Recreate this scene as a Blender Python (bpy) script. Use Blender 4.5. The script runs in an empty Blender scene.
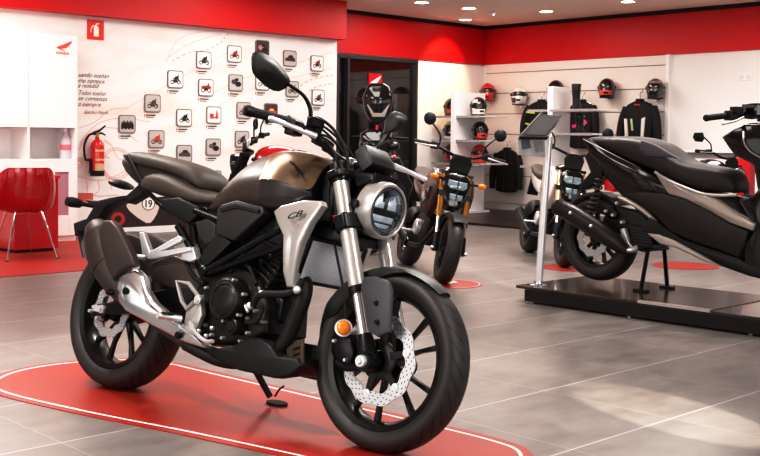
import bpy, bmesh, math, random
import numpy as np
from mathutils import Vector, Matrix
random.seed(7)
scene = bpy.context.scene
COL = scene.collection
V = lambda *a: np.array(a, float)

# ---------------------------------------------------------------- camera
CAM_H = 1.0065
CF, PITCH, ROLL, CY = 1087.2, .036543, .01121, 180.26
cp, sp, cr, sr = math.cos(PITCH), math.sin(PITCH), math.cos(ROLL), math.sin(ROLL)
def ray(px, py):
    a = (px-380)/CF; b = (py-CY)/CF
    u = cr*a+sr*b; v = -sr*a+cr*b
    return V(u, cp-v*sp, -sp-v*cp)
def ground(px, py, z=0.0):
    r = ray(px, py); t = (z-CAM_H)/r[2]
    return V(0, 0, CAM_H)+r*t

class Frame:
    """a local frame of the place: origin T, columns B; p() gives the local point seen on a plane"""
    def __init__(s, T, B):
        s.T = np.array(T, float); s.B = np.array(B, float)
        s.M = Matrix([list(s.B[i])+[s.T[i]] for i in range(3)]+[[0, 0, 0, 1]])
    def p(s, px, py, y=None, x=None, z=None):
        r = s.B.T@ray(px, py); o = s.B.T@(V(0, 0, CAM_H)-s.T)
        if y is not None: t = (y-o[1])/r[1]
        elif x is not None: t = (x-o[0])/r[0]
        else: t = (z-o[2])/r[2]
        return o+t*r
    def w(s, x, y, z): return s.T+s.B@V(x, y, z)

def rotz(a): return np.array([[math.cos(a), -math.sin(a), 0], [math.sin(a), math.cos(a), 0], [0, 0, 1]])
def rotx(a): return np.array([[1, 0, 0], [0, math.cos(a), -math.sin(a)], [0, math.sin(a), math.cos(a)]])
def roty(a): return np.array([[math.cos(a), 0, math.sin(a)], [0, 1, 0], [-math.sin(a), 0, math.cos(a)]])

# ---------------------------------------------------------------- object helpers
def tag(o, label=None, cat=None, group=None, kind=None):
    if label: o['label'] = label
    if cat: o['category'] = cat
    if group: o['group'] = group
    if kind: o['kind'] = kind
    return o
def thing(name, label, cat, M=None, group=None):
    o = bpy.data.objects.new(name, None); COL.objects.link(o)
    o.empty_display_size = .05
    if M is not None: o.matrix_world = M
    return tag(o, label, cat, group)
def copy_tree(o, parent=None):
    c = o.copy(); COL.objects.link(c)
    if parent is not None: c.parent = parent
    for ch in [x for x in KIDS.get(o.name, [])]:
        copy_tree(ch, c)
    return c
KIDS = {}
def nrm(v):
    v = np.array(v, float); n = np.linalg.norm(v)
    return v/n if n > 1e-12 else v
def basis(d):
    d = nrm(d); a = V(0, 0, 1) if abs(d[2]) < .9 else V(1, 0, 0)
    x = nrm(np.cross(a, d)); y = np.cross(d, x)
    return x, y, d
def spl(pts, n=4, closed=False):
    """Catmull-Rom through pts"""
    P = [np.array(p, float) for p in pts]; out = []; N = len(P)
    rng = range(N) if closed else range(N-1)
    for i in rng:
        if closed: p0, p1, p2, p3 = P[i-1], P[i], P[(i+1) % N], P[(i+2) % N]
        else: p0, p1, p2, p3 = P[max(i-1, 0)], P[i], P[i+1], P[min(i+2, N-1)]
        for k in range(n):
            t = k/n
            out.append(.5*((2*p1)+(-p0+p2)*t+(2*p0-5*p1+4*p2-p3)*t*t+(-p0+3*p1-3*p2+p3)*t**3))
    if not closed: out.append(P[-1])
    return out

class MB:
    def __init__(s):
        s.bm = bmesh.new(); s.uv = s.bm.loops.layers.uv.new('UVMap')
    def v(s, p): return s.bm.verts.new((float(p[0]), float(p[1]), float(p[2])))
    def f(s, vs):
        try: return s.bm.faces.new(vs)
        except ValueError: return None
    def box(s, c, size, R=None):
        c = np.array(c, float); h = np.array(size, float)/2; vs = []
        for i in (-1, 1):
            for j in (-1, 1):
                for k in (-1, 1):
                    q = V(i*h[0], j*h[1], k*h[2])
                    if R is not None: q = R@q
                    vs.append(s.v(c+q))
        for q in ((0, 1, 3, 2), (4, 6, 7, 5), (0, 4, 5, 1), (2, 3, 7, 6), (0, 2, 6, 4), (1, 5, 7, 3)):
            s.f([vs[i] for i in q])
        return s
    def bx(s, a, b):
        a = np.array(a, float); b = np.array(b, float)
        return s.box((a+b)/2, np.abs(b-a))
    def loft(s, rings, cap=True, closed=True, uv=False):
        R = [[s.v(p) for p in r] for r in rings]; n = len(R[0])
        for i in range(len(R)-1):
            for j in range(n if closed else n-1):
                k = (j+1) % n
                fc = s.f([R[i][j], R[i][k], R[i+1][k], R[i+1][j]])
                if uv and fc:
                    uvs = [(j/n, i), ((j+1)/n, i), ((j+1)/n, i+1), (j/n, i+1)]
                    for lp, q in zip(fc.loops, uvs): lp[s.uv].uv = (q[0], q[1]/(len(R)-1))
        if cap:
            s.f(list(reversed(R[0]))); s.f(R[-1])
        return s
    def tube(s, pts, r, n=10, cap=True, smooth=0, flat=None):
        if smooth: pts = spl(pts, smooth)
        P = [np.array(p, float) for p in pts]; N = len(P)
        rs = r if isinstance(r, (list, tuple, np.ndarray)) else None
        if rs is not None: rs = np.interp(np.linspace(0, 1, N), np.linspace(0, 1, len(rs)), rs)
        d0 = nrm(P[1]-P[0]); x, y, _ = basis(d0); rings = []
        for i in range(N):
            d = nrm(P[min(i+1, N-1)]-P[max(i-1, 0)])
            x = nrm(x-d*np.dot(x, d)); y = np.cross(d, x)
            rr = rs[i] if rs is not None else r
            rings.append([P[i]+rr*(math.cos(a)*x+math.sin(a)*y*(flat or 1)) for a in np.linspace(0, 2*math.pi, n, endpoint=False)])
        return s.loft(rings, cap)
    def cyl(s, a, b, r, r2=None, n=20, cap=True):
        return s.tube([a, b], [r, r if r2 is None else r2], n, cap)
    def lathe(s, prof, o=(0, 0, 0), ax=(0, 1, 0), n=48, cap=False, closed=False, arc=None):
        """prof: list of (radius, offset along axis)"""
        x, y, d = basis(ax); o = np.array(o, float); rings = []
        for (r, a) in prof:
            rings.append([o+d*a+r*(math.cos(t)*x+math.sin(t)*y) for t in np.linspace(0, 2*math.pi, n, endpoint=False)])
        if closed: rings.append(rings[0])
        s.loft(rings, cap, uv=True)
        if closed: bmesh.ops.remove_doubles(s.bm, verts=s.bm.verts, dist=1e-6)
        return s
    def ball(s, c, r, n=16, m=10, R=None):
        r = np.array([r, r, r] if np.isscalar(r) else r, float); c = np.array(c, float); rings = []
        for i in range(1, m):
            t = math.pi*i/m
            ring = [V(math.sin(t)*math.cos(a), math.sin(t)*math.sin(a), math.cos(t))*r for a in np.linspace(0, 2*math.pi, n, endpoint=False)]
            rings.append([c+(R@q if R is not None else q) for q in ring])
        k0 = len(s.bm.verts)
        s.loft(rings, False); s.bm.verts.ensure_lookup_table()
        top = c+(R@V(0, 0, r[2]) if R is not None else V(0, 0, r[2])); bot = 2*c-top
        a, b = s.v(top), s.v(bot); s.bm.verts.ensure_lookup_table()
        vs = list(s.bm.verts); first = vs[k0:k0+n]; last = vs[k0+n*(m-2):k0+n*(m-1)]
        for j in range(n):
            s.f([first[(j+1) % n], first[j], a]); s.f([last[j], last[(j+1) % n], b])
        return s
    def prism(s, pts, vec):
        vec = np.array(vec, float)
        return s.loft([[np.array(p, float) for p in pts], [np.array(p, float)+vec for p in pts]])
    def puff(s, pts, n, th, bev=.006, dome=0., steps=3, smooth=0, both=False):
        """solid from an outline of 3D points: n = outward unit normal, th = thickness behind it, rounded edge bev, extra doming"""
        n = nrm(n)
        if smooth: pts = spl(pts, smooth, True)
        P = np.array([np.array(p, float) for p in pts]); N = len(P)
        def inset(d):
            out = []
            for i in range(N):
                a = nrm(P[i]-P[i-1]); b = nrm(P[(i+1) % N]-P[i])
                na, nb = np.cross(n, a), np.cross(n, b)
                m = nrm(na+nb); k = max(.45, float(np.dot(m, nb)))
                out.append(P[i]+m*d/k*sgn)
            return np.array(out)
        area = sum(np.dot(np.cross(P[i]-P[0], P[(i+1) % N]-P[0]), n) for i in range(N))
        sgn = 1 if area > 0 else -1
        rings = [list(P-n*th)]
        if both: rings = [list(inset(bev)-n*th), list(P-n*(th-bev))]
        rings.append(list(P-n*bev))
        for k in range(1, steps+1):
            a = math.pi/2*k/steps
            rings.append(list(inset(bev*(1-math.cos(a)))-n*bev*(1-math.sin(a))))
        if dome:
            c = P.mean(0)
            for q, hgt in ((.3, .55), (.6, .88), (.85, 1.)):
                base = inset(bev); rings.append([c+(p-c)*(1-q)+n*dome*hgt for p in base])
        return s.loft(rings)
    def xform(s, M):
        bmesh.ops.transform(s.bm, matrix=M, verts=s.bm.verts); return s
    def mirror(s):
        """add the copy mirrored in y"""
        g = bmesh.ops.duplicate(s.bm, geom=list(s.bm.verts)+list(s.bm.edges)+list(s.bm.faces))
        vs = [e for e in g['geom'] if isinstance(e, bmesh.types.BMVert)]
        fs = [e for e in g['geom'] if isinstance(e, bmesh.types.BMFace)]
        for v in vs: v.co.y = -v.co.y
        bmesh.ops.reverse_faces(s.bm, faces=fs)
        return s
    def build(s, name, mat, parent=None, label=None, angle=35, sub=0, bevel=0, M=None, flip=False):
        bmesh.ops.recalc_face_normals(s.bm, faces=s.bm.faces)
        me = bpy.data.meshes.new(name); s.bm.to_mesh(me); s.bm.free()
        me.materials.append(mat)
        for p in me.polygons: p.use_smooth = True
        me.set_sharp_from_angle(angle=math.radians(angle))
        o = bpy.data.objects.new(name, me); COL.objects.link(o)
        if bevel:
            m = o.modifiers.new('bevel', 'BEVEL'); m.width = bevel; m.segments = 2; m.limit_method = 'ANGLE'; m.angle_limit = math.radians(40)
        if sub:
            m = o.modifiers.new('subsurf', 'SUBSURF'); m.levels = sub; m.render_levels = sub
        if parent is not None:
            o.parent = parent; KIDS.setdefault(parent.name, []).append(o)
        if M is not None: o.matrix_world = M
        if label: o['label'] = label
        return o

# ---------------------------------------------------------------- materials
MATS = {}
def newmat(name):
    m = bpy.data.materials.new(name); m.use_nodes = True
    nt = m.node_tree; b = nt.nodes['Principled BSDF']
    return m, nt, b
def hexc(h):
    h = h.lstrip('#'); c = [int(h[i:i+2], 16)/255 for i in (0, 2, 4)]
    return tuple((x/12.92 if x <= .04045 else ((x+.055)/1.055)**2.4) for x in c)
def pmat(name, col, rough=.4, metal=0., coat=0., spec=.5, noise=0., nscale=40., bump=0., bscale=200., trans=0., emit=None, es=1., alpha=1., ior=1.45):
    if name in MATS: return MATS[name]
    if isinstance(col, str): col = hexc(col)
    m, nt, b = newmat(name)
    b.inputs['Roughness'].default_value = rough; b.inputs['Metallic'].default_value = metal
    b.inputs['Coat Weight'].default_value = coat; b.inputs['Coat Roughness'].default_value = .06
    b.inputs['Specular IOR Level'].default_value = spec; b.inputs['Transmission Weight'].default_value = trans
    b.inputs['IOR'].default_value = ior; b.inputs['Alpha'].default_value = alpha
    tc = nt.nodes.new('ShaderNodeTexCoord')
    nz = nt.nodes.new('ShaderNodeTexNoise'); nz.inputs['Scale'].default_value = nscale; nz.inputs['Detail'].default_value = 4
    nt.links.new(tc.outputs['Object'], nz.inputs['Vector'])
    mx = nt.nodes.new('ShaderNodeMix'); mx.data_type = 'RGBA'
    k = 1-noise
    mx.inputs['A'].default_value = (col[0]*k, col[1]*k, col[2]*k, 1)
    mx.inputs['B'].default_value = (min(col[0]*(1+noise), 1), min(col[1]*(1+noise), 1), min(col[2]*(1+noise), 1), 1)
    nt.links.new(nz.outputs['Fac'], mx.inputs['Factor']); nt.links.new(mx.outputs['Result'], b.inputs['Base Color'])
    if bump:
        n2 = nt.nodes.new('ShaderNodeTexNoise'); n2.inputs['Scale'].default_value = bscale; n2.inputs['Detail'].default_value = 3
        nt.links.new(tc.outputs['Object'], n2.inputs['Vector'])
        bp = nt.nodes.new('ShaderNodeBump'); bp.inputs['Strength'].default_value = bump; bp.inputs['Distance'].default_value = .002
        nt.links.new(n2.outputs['Fac'], bp.inputs['Height']); nt.links.new(bp.outputs['Normal'], b.inputs['Normal'])
    if emit is not None:
        if isinstance(emit, str): emit = hexc(emit)
        b.inputs['Emission Color'].default_value = (*emit, 1); b.inputs['Emission Strength'].default_value = es
    MATS[name] = m
    return m
def text_mesh(body, size, shear=0., extrude=.0, align='LEFT', bold=0.):
    cu = bpy.data.curves.new('txt', 'FONT'); cu.body = body; cu.size = size; cu.shear = shear; cu.extrude = extrude
    cu.align_x = align; cu.offset = bold; cu.resolution_u = 3
    o = bpy.data.objects.new('txt', cu); COL.objects.link(o)
    dg = bpy.context.evaluated_depsgraph_get()
    me = bpy.data.meshes.new_from_object(o.evaluated_get(dg))
    bpy.data.objects.remove(o); bpy.data.curves.remove(cu)
    return me
def text_obj(name, body, size, mat, parent, M, shear=0., extrude=.0005, align='LEFT', bold=0.):
    me = text_mesh(body, size, shear, extrude, align, bold)
    me.transform(M); me.materials.clear(); me.materials.append(mat)
    me.name = name
    o = bpy.data.objects.new(name, me); COL.objects.link(o)
    if parent is not None: o.parent = parent; KIDS.setdefault(parent.name, []).append(o)
    return o
def plane_mat(o, x, y):
    """matrix that lays text (x right, y up) in a plane at o"""
    x, y = nrm(x), nrm(y); z = np.cross(x, y)
    return Matrix([[x[i], y[i], z[i], o[i]] for i in range(3)]+[[0, 0, 0, 1]])
# ================================================================ materials shared
WHITE = pmat('white_wall', '#efeae8', .6, noise=.02, nscale=2)
WHITEG = pmat('white_laminate', '#f3f0f0', .3, noise=.01)
RED = pmat('red_fascia_paint', '#cc0a16', .45, noise=.05, nscale=1.2)
REDG = pmat('red_gloss', '#b50d1e', .2, coat=.5, noise=.05)
BLACKT = pmat('black_trim', '#08080a', .5)
CEIL = pmat('ceiling_paint', '#f3e2d6', .8, noise=.03, nscale=1)
STEEL = pmat('brushed_steel', '#b9bcc2', .25, 1., noise=.08, nscale=60)
CHROME = pmat('chrome', '#e4e6ea', .06, 1.)
DARKW = pmat('dark_wood_riser', '#2b1a16', .3, noise=.3, nscale=9)
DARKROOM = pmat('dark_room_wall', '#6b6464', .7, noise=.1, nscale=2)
EMIT = pmat('lamp_disc', '#ffffff', .5, emit=(1, .93, .85), es=14)

AZ = .76155
E1 = V(math.cos(AZ), math.sin(AZ), 0); E2 = V(math.sin(AZ), -math.cos(AZ), 0)
CORNER = ground(482, 210)
ROOM = Frame(CORNER, np.array([E1, -E2, V(0, 0, 1)]).T)      # local x = s, local y = -t
def RP(px, py, t=None, s=None, z=None):
    q = ROOM.p(px, py, y=None if t is None else -t, x=s, z=z)
    return V(q[0], -q[1], q[2])                                # (s, t, z)
def S(s, t, z): return V(s, -t, z)
class RB(MB):
    def st(s, s0, s1, t0, t1, z0, z1): return s.bx(S(s0, t0, z0), S(s1, t1, z1))
def struct(name, mb, m, bevel=0):
    o = mb.build(name, m, None, M=ROOM.M, bevel=bevel); o['kind'] = 'structure'; return o
CH = 2.69   # ceiling height
FB = 2.13   # underside of the red fascia
PT = .52    # poster wall plane
FT = .66    # left fascia plane

# floor ----------------------------------------------------------
def floor_mat():
    m, nt, b = newmat('floor_tiles'); N = nt.nodes.new; L = nt.links.new
    tc = N('ShaderNodeTexCoord'); sx = N('ShaderNodeSeparateXYZ'); L(tc.outputs['Object'], sx.inputs[0])
    def math_(op, a, bv, c=None):
        n = N('ShaderNodeMath'); n.operation = op
        for i, q in enumerate((a, bv, c)):
            if q is None: continue
            if isinstance(q, (int, float)): n.inputs[i].default_value = q
            else: L(q, n.inputs[i])
        return n.outputs[0]
    def line(co, off, step, w):
        d = math_('DIVIDE', math_('ADD', co, off), step)
        fr = math_('FRACT', d, 0)
        c = math_('ABSOLUTE', math_('SUBTRACT', fr, .5), 0)
        return math_('GREATER_THAN', c, .5-w/step/2), math_('FLOOR', d, 0)
    l1, i1 = line(sx.outputs[0], 9.87+6, .604, .005)
    l2, i2 = line(sx.outputs[1], 7.25+12*.585, .585, .0065)
    strong = l2; g = math_('MAXIMUM', math_('MULTIPLY', l1, .35), math_('MULTIPLY', l2, .95))
    cb = N('ShaderNodeCombineXYZ'); L(i1, cb.inputs[0]); L(i2, cb.inputs[1])
    wn = N('ShaderNodeTexWhiteNoise'); wn.noise_dimensions = '2D'; L(cb.outputs[0], wn.inputs['Vector'])
    nz = N('ShaderNodeTexNoise'); nz.inputs['Scale'].default_value = 3.2; nz.inputs['Detail'].default_value = 6; nz.inputs['Roughness'].default_value = .68; nz.inputs['Distortion'].default_value = 0
    mp = N('ShaderNodeMapping'); mp.inputs['Scale'].default_value = (1.2, 2.4, 1); L(tc.outputs['Object'], mp.inputs[0]); 
    av = N('ShaderNodeVectorMath'); av.operation = 'ADD'; sc = N('ShaderNodeVectorMath'); sc.operation = 'SCALE'; sc.inputs['Scale'].default_value = 7
    L(cb.outputs[0], sc.inputs[0]); L(mp.outputs[0], av.inputs[0]); L(sc.outputs[0], av.inputs[1]); L(av.outputs[0], nz.inputs['Vector'])
    cr_ = N('ShaderNodeValToRGB'); L(nz.outputs['Fac'], cr_.inputs[0])
    e = cr_.color_ramp.elements
    e[0].position = .2; e[0].color = (*hexc('#5d5855'), 1); e[1].position = .8; e[1].color = (*hexc('#857e7b'), 1)
    hs = N('ShaderNodeHueSaturation'); L(cr_.outputs[0], hs.inputs['Color'])
    L(math_('ADD', math_('MULTIPLY', wn.outputs['Value'], .14), .93), hs.inputs['Value'])
    mx = N('ShaderNodeMix'); mx.data_type = 'RGBA'; L(g, mx.inputs['Factor']); L(hs.outputs[0], mx.inputs['A']); mx.inputs['B'].default_value = (*hexc('#aca8aa'), 1)
    L(mx.outputs['Result'], b.inputs['Base Color'])
    rr = N('ShaderNodeMapRange'); L(nz.outputs['Fac'], rr.inputs[0]); rr.inputs[3].default_value = .30; rr.inputs[4].default_value = .40
    L(rr.outputs[0], b.inputs['Roughness'])
    return m
fl = RB(); fl.st(-16, .3, -3, 16, -.05, 0); struct('floor', fl, floor_mat())
cl = RB(); cl.st(-16, .3, -.3, 16, CH, CH+.05); struct('ceiling', cl, CEIL)

# walls ----------------------------------------------------------
w = RB()
w.st(-1.40, 0, -.12, 0, 0, FB); w.st(-3.33, 0, -.12, 0, FB-.02, CH); w.st(-3.33, -2.90, -.12, 0, 0, FB)
struct('wall_back', w, WHITE)
w = RB(); w.st(0, .12, -.12, 9, 0, CH); struct('wall_right', w, WHITE)
w = RB(); w.st(-16, -3.33, .40, PT, 0, CH); w.st(-3.43, -3.33, 0, .40, 0, CH)
def mural_mat():
    m, nt, b = newmat('mural_print'); N = nt.nodes.new; L = nt.links.new
    tc = N('ShaderNodeTexCoord'); mp = N('ShaderNodeMapping'); mp.inputs['Rotation'].default_value = (0, math.radians(28), 0); mp.inputs['Scale'].default_value = (.35, 1, 1.6)
    L(tc.outputs['Object'], mp.inputs[0])
    nz = N('ShaderNodeTexNoise'); nz.inputs['Scale'].default_value = 1.9; nz.inputs['Detail'].default_value = 5; nz.inputs['Distortion'].default_value = 1.2
    L(mp.outputs[0], nz.inputs['Vector'])
    r = N('ShaderNodeValToRGB'); e = r.color_ramp.elements
    e[0].position = .50; e[0].color = (*hexc('#f1eceb'), 1); e[1].position = .92; e[1].color = (*hexc('#f0c2b0'), 1)
    L(nz.outputs['Fac'], r.inputs[0]); L(r.outputs[0], b.inputs['Base Color']); b.inputs['Roughness'].default_value = .5
    return m
struct('wall_left', w, mural_mat())
w = RB(); w.st(-3.33, 0, 0, .03, FB, CH-.05); struct('trim_1', w, RED)
w = RB(); w.st(-.03, 0, .03, 9, FB, CH-.05); struct('trim_2', w, RED)
w = RB(); w.st(-3.33, -.0, 0, .045, CH-.05, CH); w.st(-.045, 0, .045, 9, CH-.05, CH); struct('trim_3', w, BLACKT)
w = RB(); w.st(-16, -3.30, .0, FT, 2.225, CH); struct('trim_4', w, RED)
w = RB(); w.st(-16, -3.33, PT, PT+.02, 0, .07); struct('baseboard_left', w, WHITEG)
w = RB(); w.st(-1.40, -.05, 0, .015, 0, .08); struct('baseboard_back', w, WHITEG)
# slat wall panel with grooves
w = RB(); zs = [.12, .52, .82, 1.115, 1.41, 1.705, 2.0, FB]
for a, b_ in zip(zs[:-1], zs[1:]): w.st(-.03, 0, .06, 3.06, a+.006, b_-.006)
struct('wall_slat_panel', w, pmat('slat_white', '#ece2dc', .45, noise=.02))
w = RB(); w.st(-.012, 0, .06, 3.05, .12, FB); struct('trim_5', w, pmat('slat_groove', '#a08a7a', .5))
w = RB(); w.st(-.05, 0, 3.06, 3.11, 0, FB); struct('trim_6', w, WHITEG)
# low dark riser along the right wall
w = RB(); w.st(-2.3, -.0, .0, 3.6, 0, .03); o = struct('floor_riser', w, DARKW, bevel=.004)
# glazed door in a dark frame
FRM = pmat('door_frame', '#4a4647', .4, .3)
w = RB(); w.st(-2.90, -2.84, -.1, .02, 0, FB-.03); w.st(-2.70, -2.665, -.1, .02, 0, FB-.03); w.st(-1.43, -1.40, -.1, .02, 0, FB-.03); w.st(-2.90, -1.40, -.1, .02, FB-.06, FB-.01)
door = struct('door_1', w, FRM)
def glass_mat(name, tint, fac=.12):
    m = bpy.data.materials.new(name); m.use_nodes = True; nt = m.node_tree; nt.nodes.clear(); N = nt.nodes.new; L = nt.links.new
    out = N('ShaderNodeOutputMaterial'); mx = N('ShaderNodeMixShader'); tr = N('ShaderNodeBsdfTransparent'); gl = N('ShaderNodeBsdfGlossy')
    tr.inputs[0].default_value = (*tint, 1); gl.inputs['Roughness'].default_value = .02; gl.inputs[0].default_value = (1, 1, 1, 1)
    fr = N('ShaderNodeFresnel'); fr.inputs[0].default_value = 1.5
    ad = N('ShaderNodeMath'); ad.operation = 'MULTIPLY'; ad.inputs[1].default_value = fac*10; L(fr.outputs[0], ad.inputs[0])
    L(ad.outputs[0], mx.inputs[0]); L(tr.outputs[0], mx.inputs[1]); L(gl.outputs[0], mx.inputs[2]); L(mx.outputs[0], out.inputs[0])
    return m
GLASS = glass_mat('clear_glass', (.9, .93, .95), .1)
w = RB(); w.st(-2.665, -1.43, -.05, -.042, .02, FB-.06); w.st(-2.84, -2.70, -.05, -.042, .02, FB-.06)
g = w.build('glass_pane', glass_mat('smoked_glass', (.55, .54, .55), .05), door)
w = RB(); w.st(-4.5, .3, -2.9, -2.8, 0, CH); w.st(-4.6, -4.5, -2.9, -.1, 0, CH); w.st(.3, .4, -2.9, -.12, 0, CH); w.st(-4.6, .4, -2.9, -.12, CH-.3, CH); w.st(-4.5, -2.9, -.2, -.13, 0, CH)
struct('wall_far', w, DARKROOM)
# red emblem sticker on the door glass
WING = [(0, .30), (.12, .40), (.95, .98), (1, .96), (.93, .80), (.88, .66), (.80, .60), (.84, .52), (.72, .48), (.76, .40), (.62, .36), (.64, .29), (.50, .26), (.30, .22), (.52, .10), (.60, .03), (.45, .05), (.18, .18)]
def wing(mb, o, x, y, sx_, sy_, th):
    pts = [o+x*(q[0]*sx_)+y*(q[1]*sy_) for q in WING]
    n = np.cross(x, y); return mb.prism(pts, nrm(n)*th)
q = RP(369, 99, t=-.03); q1 = RP(382.5, 74, t=-.03)
st = thing('door_sticker', 'red rectangular sticker with white wing emblem on the dark glass door', 'sticker', ROOM.M)
w = RB(); w.st(q[0], q1[0], -.041, -.038, q[2], q1[2]); w.build('backing', pmat('sticker_red', '#d01024', .4), st)
w = RB(); wing(w, S(q[0]+.03, -.037, q1[2]-.165), V(1, 0, 0), V(0, 0, 1), q1[0]-q[0]-.05, .14, -.002); w.build('wing_emblem', WHITEG, st)

# ceiling downlights ---------------------------------------------
for i, (px, py, rad, nm) in enumerate([(421.7, 2.4, .075, 'recessed ceiling downlight furthest left, near the ceiling edge above the red fascia'), (469, 8.2, .075, 'recessed ceiling downlight above the corner, nearer of the close pair'), (465.3, 19.6, .075, 'recessed ceiling downlight closest to the wall corner'), (546.4, 11.3, .075, 'recessed ceiling downlight right of the corner above the right wall'), (628, 1.5, .075, 'recessed ceiling downlight furthest right at the top edge')]):
    c = RP(px, py, z=CH)
    t = thing('ceiling_downlight', nm, 'ceiling light', ROOM.M, 'recessed ceiling downlights')
    m = MB(); m.lathe([(rad, 0), (rad+.015, -.004), (rad+.02, -.008), (rad+.02, .0)], S(c[0], c[1], CH-.0), (0, 0, 1), 24); m.build('trim_ring', WHITEG, t)
    m = MB(); m.cyl(S(c[0], c[1], CH-.004), S(c[0], c[1], CH-.002), rad); m.build('lamp', EMIT, t)
c = RP(493.5, 11.5, z=CH)
t = thing('smoke_detector', 'small white round smoke detector on the ceiling near the corner', 'smoke detector', ROOM.M)
m = MB(); m.lathe([(.05, 0), (.055, -.012), (.045, -.03), (.02, -.04), (.001, -.042)], S(c[0], c[1], CH), (0, 0, 1), 24); m.build('housing', WHITEG, t)
m = MB(); m.cyl(S(c[0], c[1], CH-.052), S(c[0], c[1], CH-.04), .014); m.build('sensor', STEEL, t)

# ---------------------------------------------------------------- lights, world, camera
wd = bpy.data.worlds.new('world'); scene.world = wd; wd.use_nodes = True; nt = wd.node_tree
bg = nt.nodes['Background']
# made-up surround: bright patches round the horizon, dark gaps, added for streaky reflections
tc = nt.nodes.new('ShaderNodeTexCoord'); sx = nt.nodes.new('ShaderNodeSeparateXYZ'); nt.links.new(tc.outputs['Generated'], sx.inputs[0])
def wm(op, a, b_=0.):
    n = nt.nodes.new('ShaderNodeMath'); n.operation = op
    for i, q in enumerate((a, b_)):
        if isinstance(q, (int, float)): n.inputs[i].default_value = q
        else: nt.links.new(q, n.inputs[i])
    return n.outputs[0]
azm = wm('ARCTAN2', sx.outputs[1], sx.outputs[0])
bright_bands = wm('MULTIPLY', wm('GREATER_THAN', wm('FRACT', wm('MULTIPLY', azm, 1.6)), .3), wm('MULTIPLY', wm('GREATER_THAN', sx.outputs[2], -.05), wm('LESS_THAN', sx.outputs[2], .42)))
mxw = nt.nodes.new('ShaderNodeMix'); mxw.data_type = 'RGBA'; nt.links.new(bright_bands, mxw.inputs['Factor'])
mxw.inputs['A'].default_value = (.20, .18, .17, 1); mxw.inputs['B'].default_value = (1.9, 1.85, 1.8, 1)
nt.links.new(mxw.outputs['Result'], bg.inputs[0]); bg.inputs[1].default_value = .75
def area(name, loc, tgt, sx_, sy_, power, col=(1, .95, .9)):
    l = bpy.data.lights.new(name, 'AREA'); l.shape = 'RECTANGLE'; l.size = sx_; l.size_y = sy_; l.energy = power; l.color = col
    o = bpy.data.objects.new(name, l); COL.objects.link(o); o.location = loc
    o.rotation_euler = (Vector(tgt)-Vector(loc)).to_track_quat('-Z', 'Y').to_euler(); return o
def roomw(s, t, z): return ROOM.w(s, -t, z)
for (s_, t_, p) in ((-2.2, 1.6, 60), (-2.2, 5, 70), (-5.2, 2.2, 60), (-6, 6.2, 60), (-8.6, 1.9, 75), (-9.5, 5, 45)):
    c = roomw(s_, t_, CH-.03); area('ceiling_fill', c, c-V(0, 0, 1), 1.6, 1.6, p)  # broad fill lamps added under the ceiling for soft overhead light
def spot(loc, tgt, e_, ang, blend=.4, col=(1, .965, .93), r_=.06, square=False):  # serves the ceiling downlights and the sun-patch lamp
    l = bpy.data.lights.new('downlight', 'SPOT'); l.energy = e_; l.spot_size = ang; l.spot_blend = blend; l.color = col; l.shadow_soft_size = r_; l.use_square = square
    o = bpy.data.objects.new('downlight', l); COL.objects.link(o); o.location = loc; o.rotation_euler = (Vector(tgt)-Vector(loc)).to_track_quat('-Z', 'Y').to_euler(); return o
for (x, y, tx, ty, e_) in ((-1.6, 2.6, -.8, 3.9, 260), (.9, 5.3, -.2, 4.2, 220), (-2.2, 5.4, -.9, 4.4, 200), (1.6, 2.6, .2, 3.6, 130)): spot((x, y, CH-.05), (tx, ty, .6), e_, 1.3, .6)
for (x, y) in ((1.2, 7.8), (2.6, 6.4), (1.9, 9.6), (.2, 9.2)): spot((x, y, CH-.05), (x, y-.2, 0), 160, 1.6, .7)
spot((3.4, -.6, 2.4), (1.10, 4.02, 0), 3800, .085, .35, (1, .93, .80), .01, True)  # narrow square spot standing in for the sunbeam on the floor
c = roomw(-2.2, -1.5, CH-.35); area('ceiling_fill', c, c-V(0, 0, 1), 1.2, 1.2, 60)  # fill lamp added to brighten the dark room behind the door
area('window_light', (3.6, .6, 2.2), (.2, 4.5, .5), 3.5, 2.2, 115, (1, .97, .95))
area('window_light', (-3.5, .8, 2.3), (-.5, 5, .6), 3., 2.2, 90, (1, .97, .95))
c0 = roomw(-.9, .75, CH-.05)
l = bpy.data.lights.new('wall_spot', 'SPOT'); l.energy = 75; l.spot_size = 1.1; l.spot_blend = .5; l.color = (1, .68, .35); l.shadow_soft_size = .05
o = bpy.data.objects.new('wall_spot', l); COL.objects.link(o); o.location = c0; o.rotation_euler = (Vector(roomw(-.9, 0, 1.9))-Vector(c0)).to_track_quat('-Z', 'Y').to_euler()

cam = bpy.data.cameras.new('camera'); cam.sensor_fit = 'HORIZONTAL'; cam.sensor_width = 36; cam.lens = CF/760*36
cam.shift_y = -(228-CY)/760; cam.clip_start = .05
co = bpy.data.objects.new('camera', cam); COL.objects.link(co)
r0 = V(1, 0, 0); fw = V(0, cp, -sp); u0 = V(0, sp, cp)
rt = cr*r0+sr*u0; upv = -sr*r0+cr*u0
co.matrix_world = Matrix([[rt[i], upv[i], -fw[i], (0, 0, CAM_H)[i]] for i in range(3)]+[[0, 0, 0, 1]])
scene.camera = co
scene.view_settings.view_transform = 'Standard'
scene.view_settings.exposure = .05
scene.view_settings.use_curve_mapping = True
cv = scene.view_settings.curve_mapping; c_ = cv.curves[3]
c_.points.new(.08, .045); c_.points.new(.25, .19); c_.points.new(.72, .81); cv.update()
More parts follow.
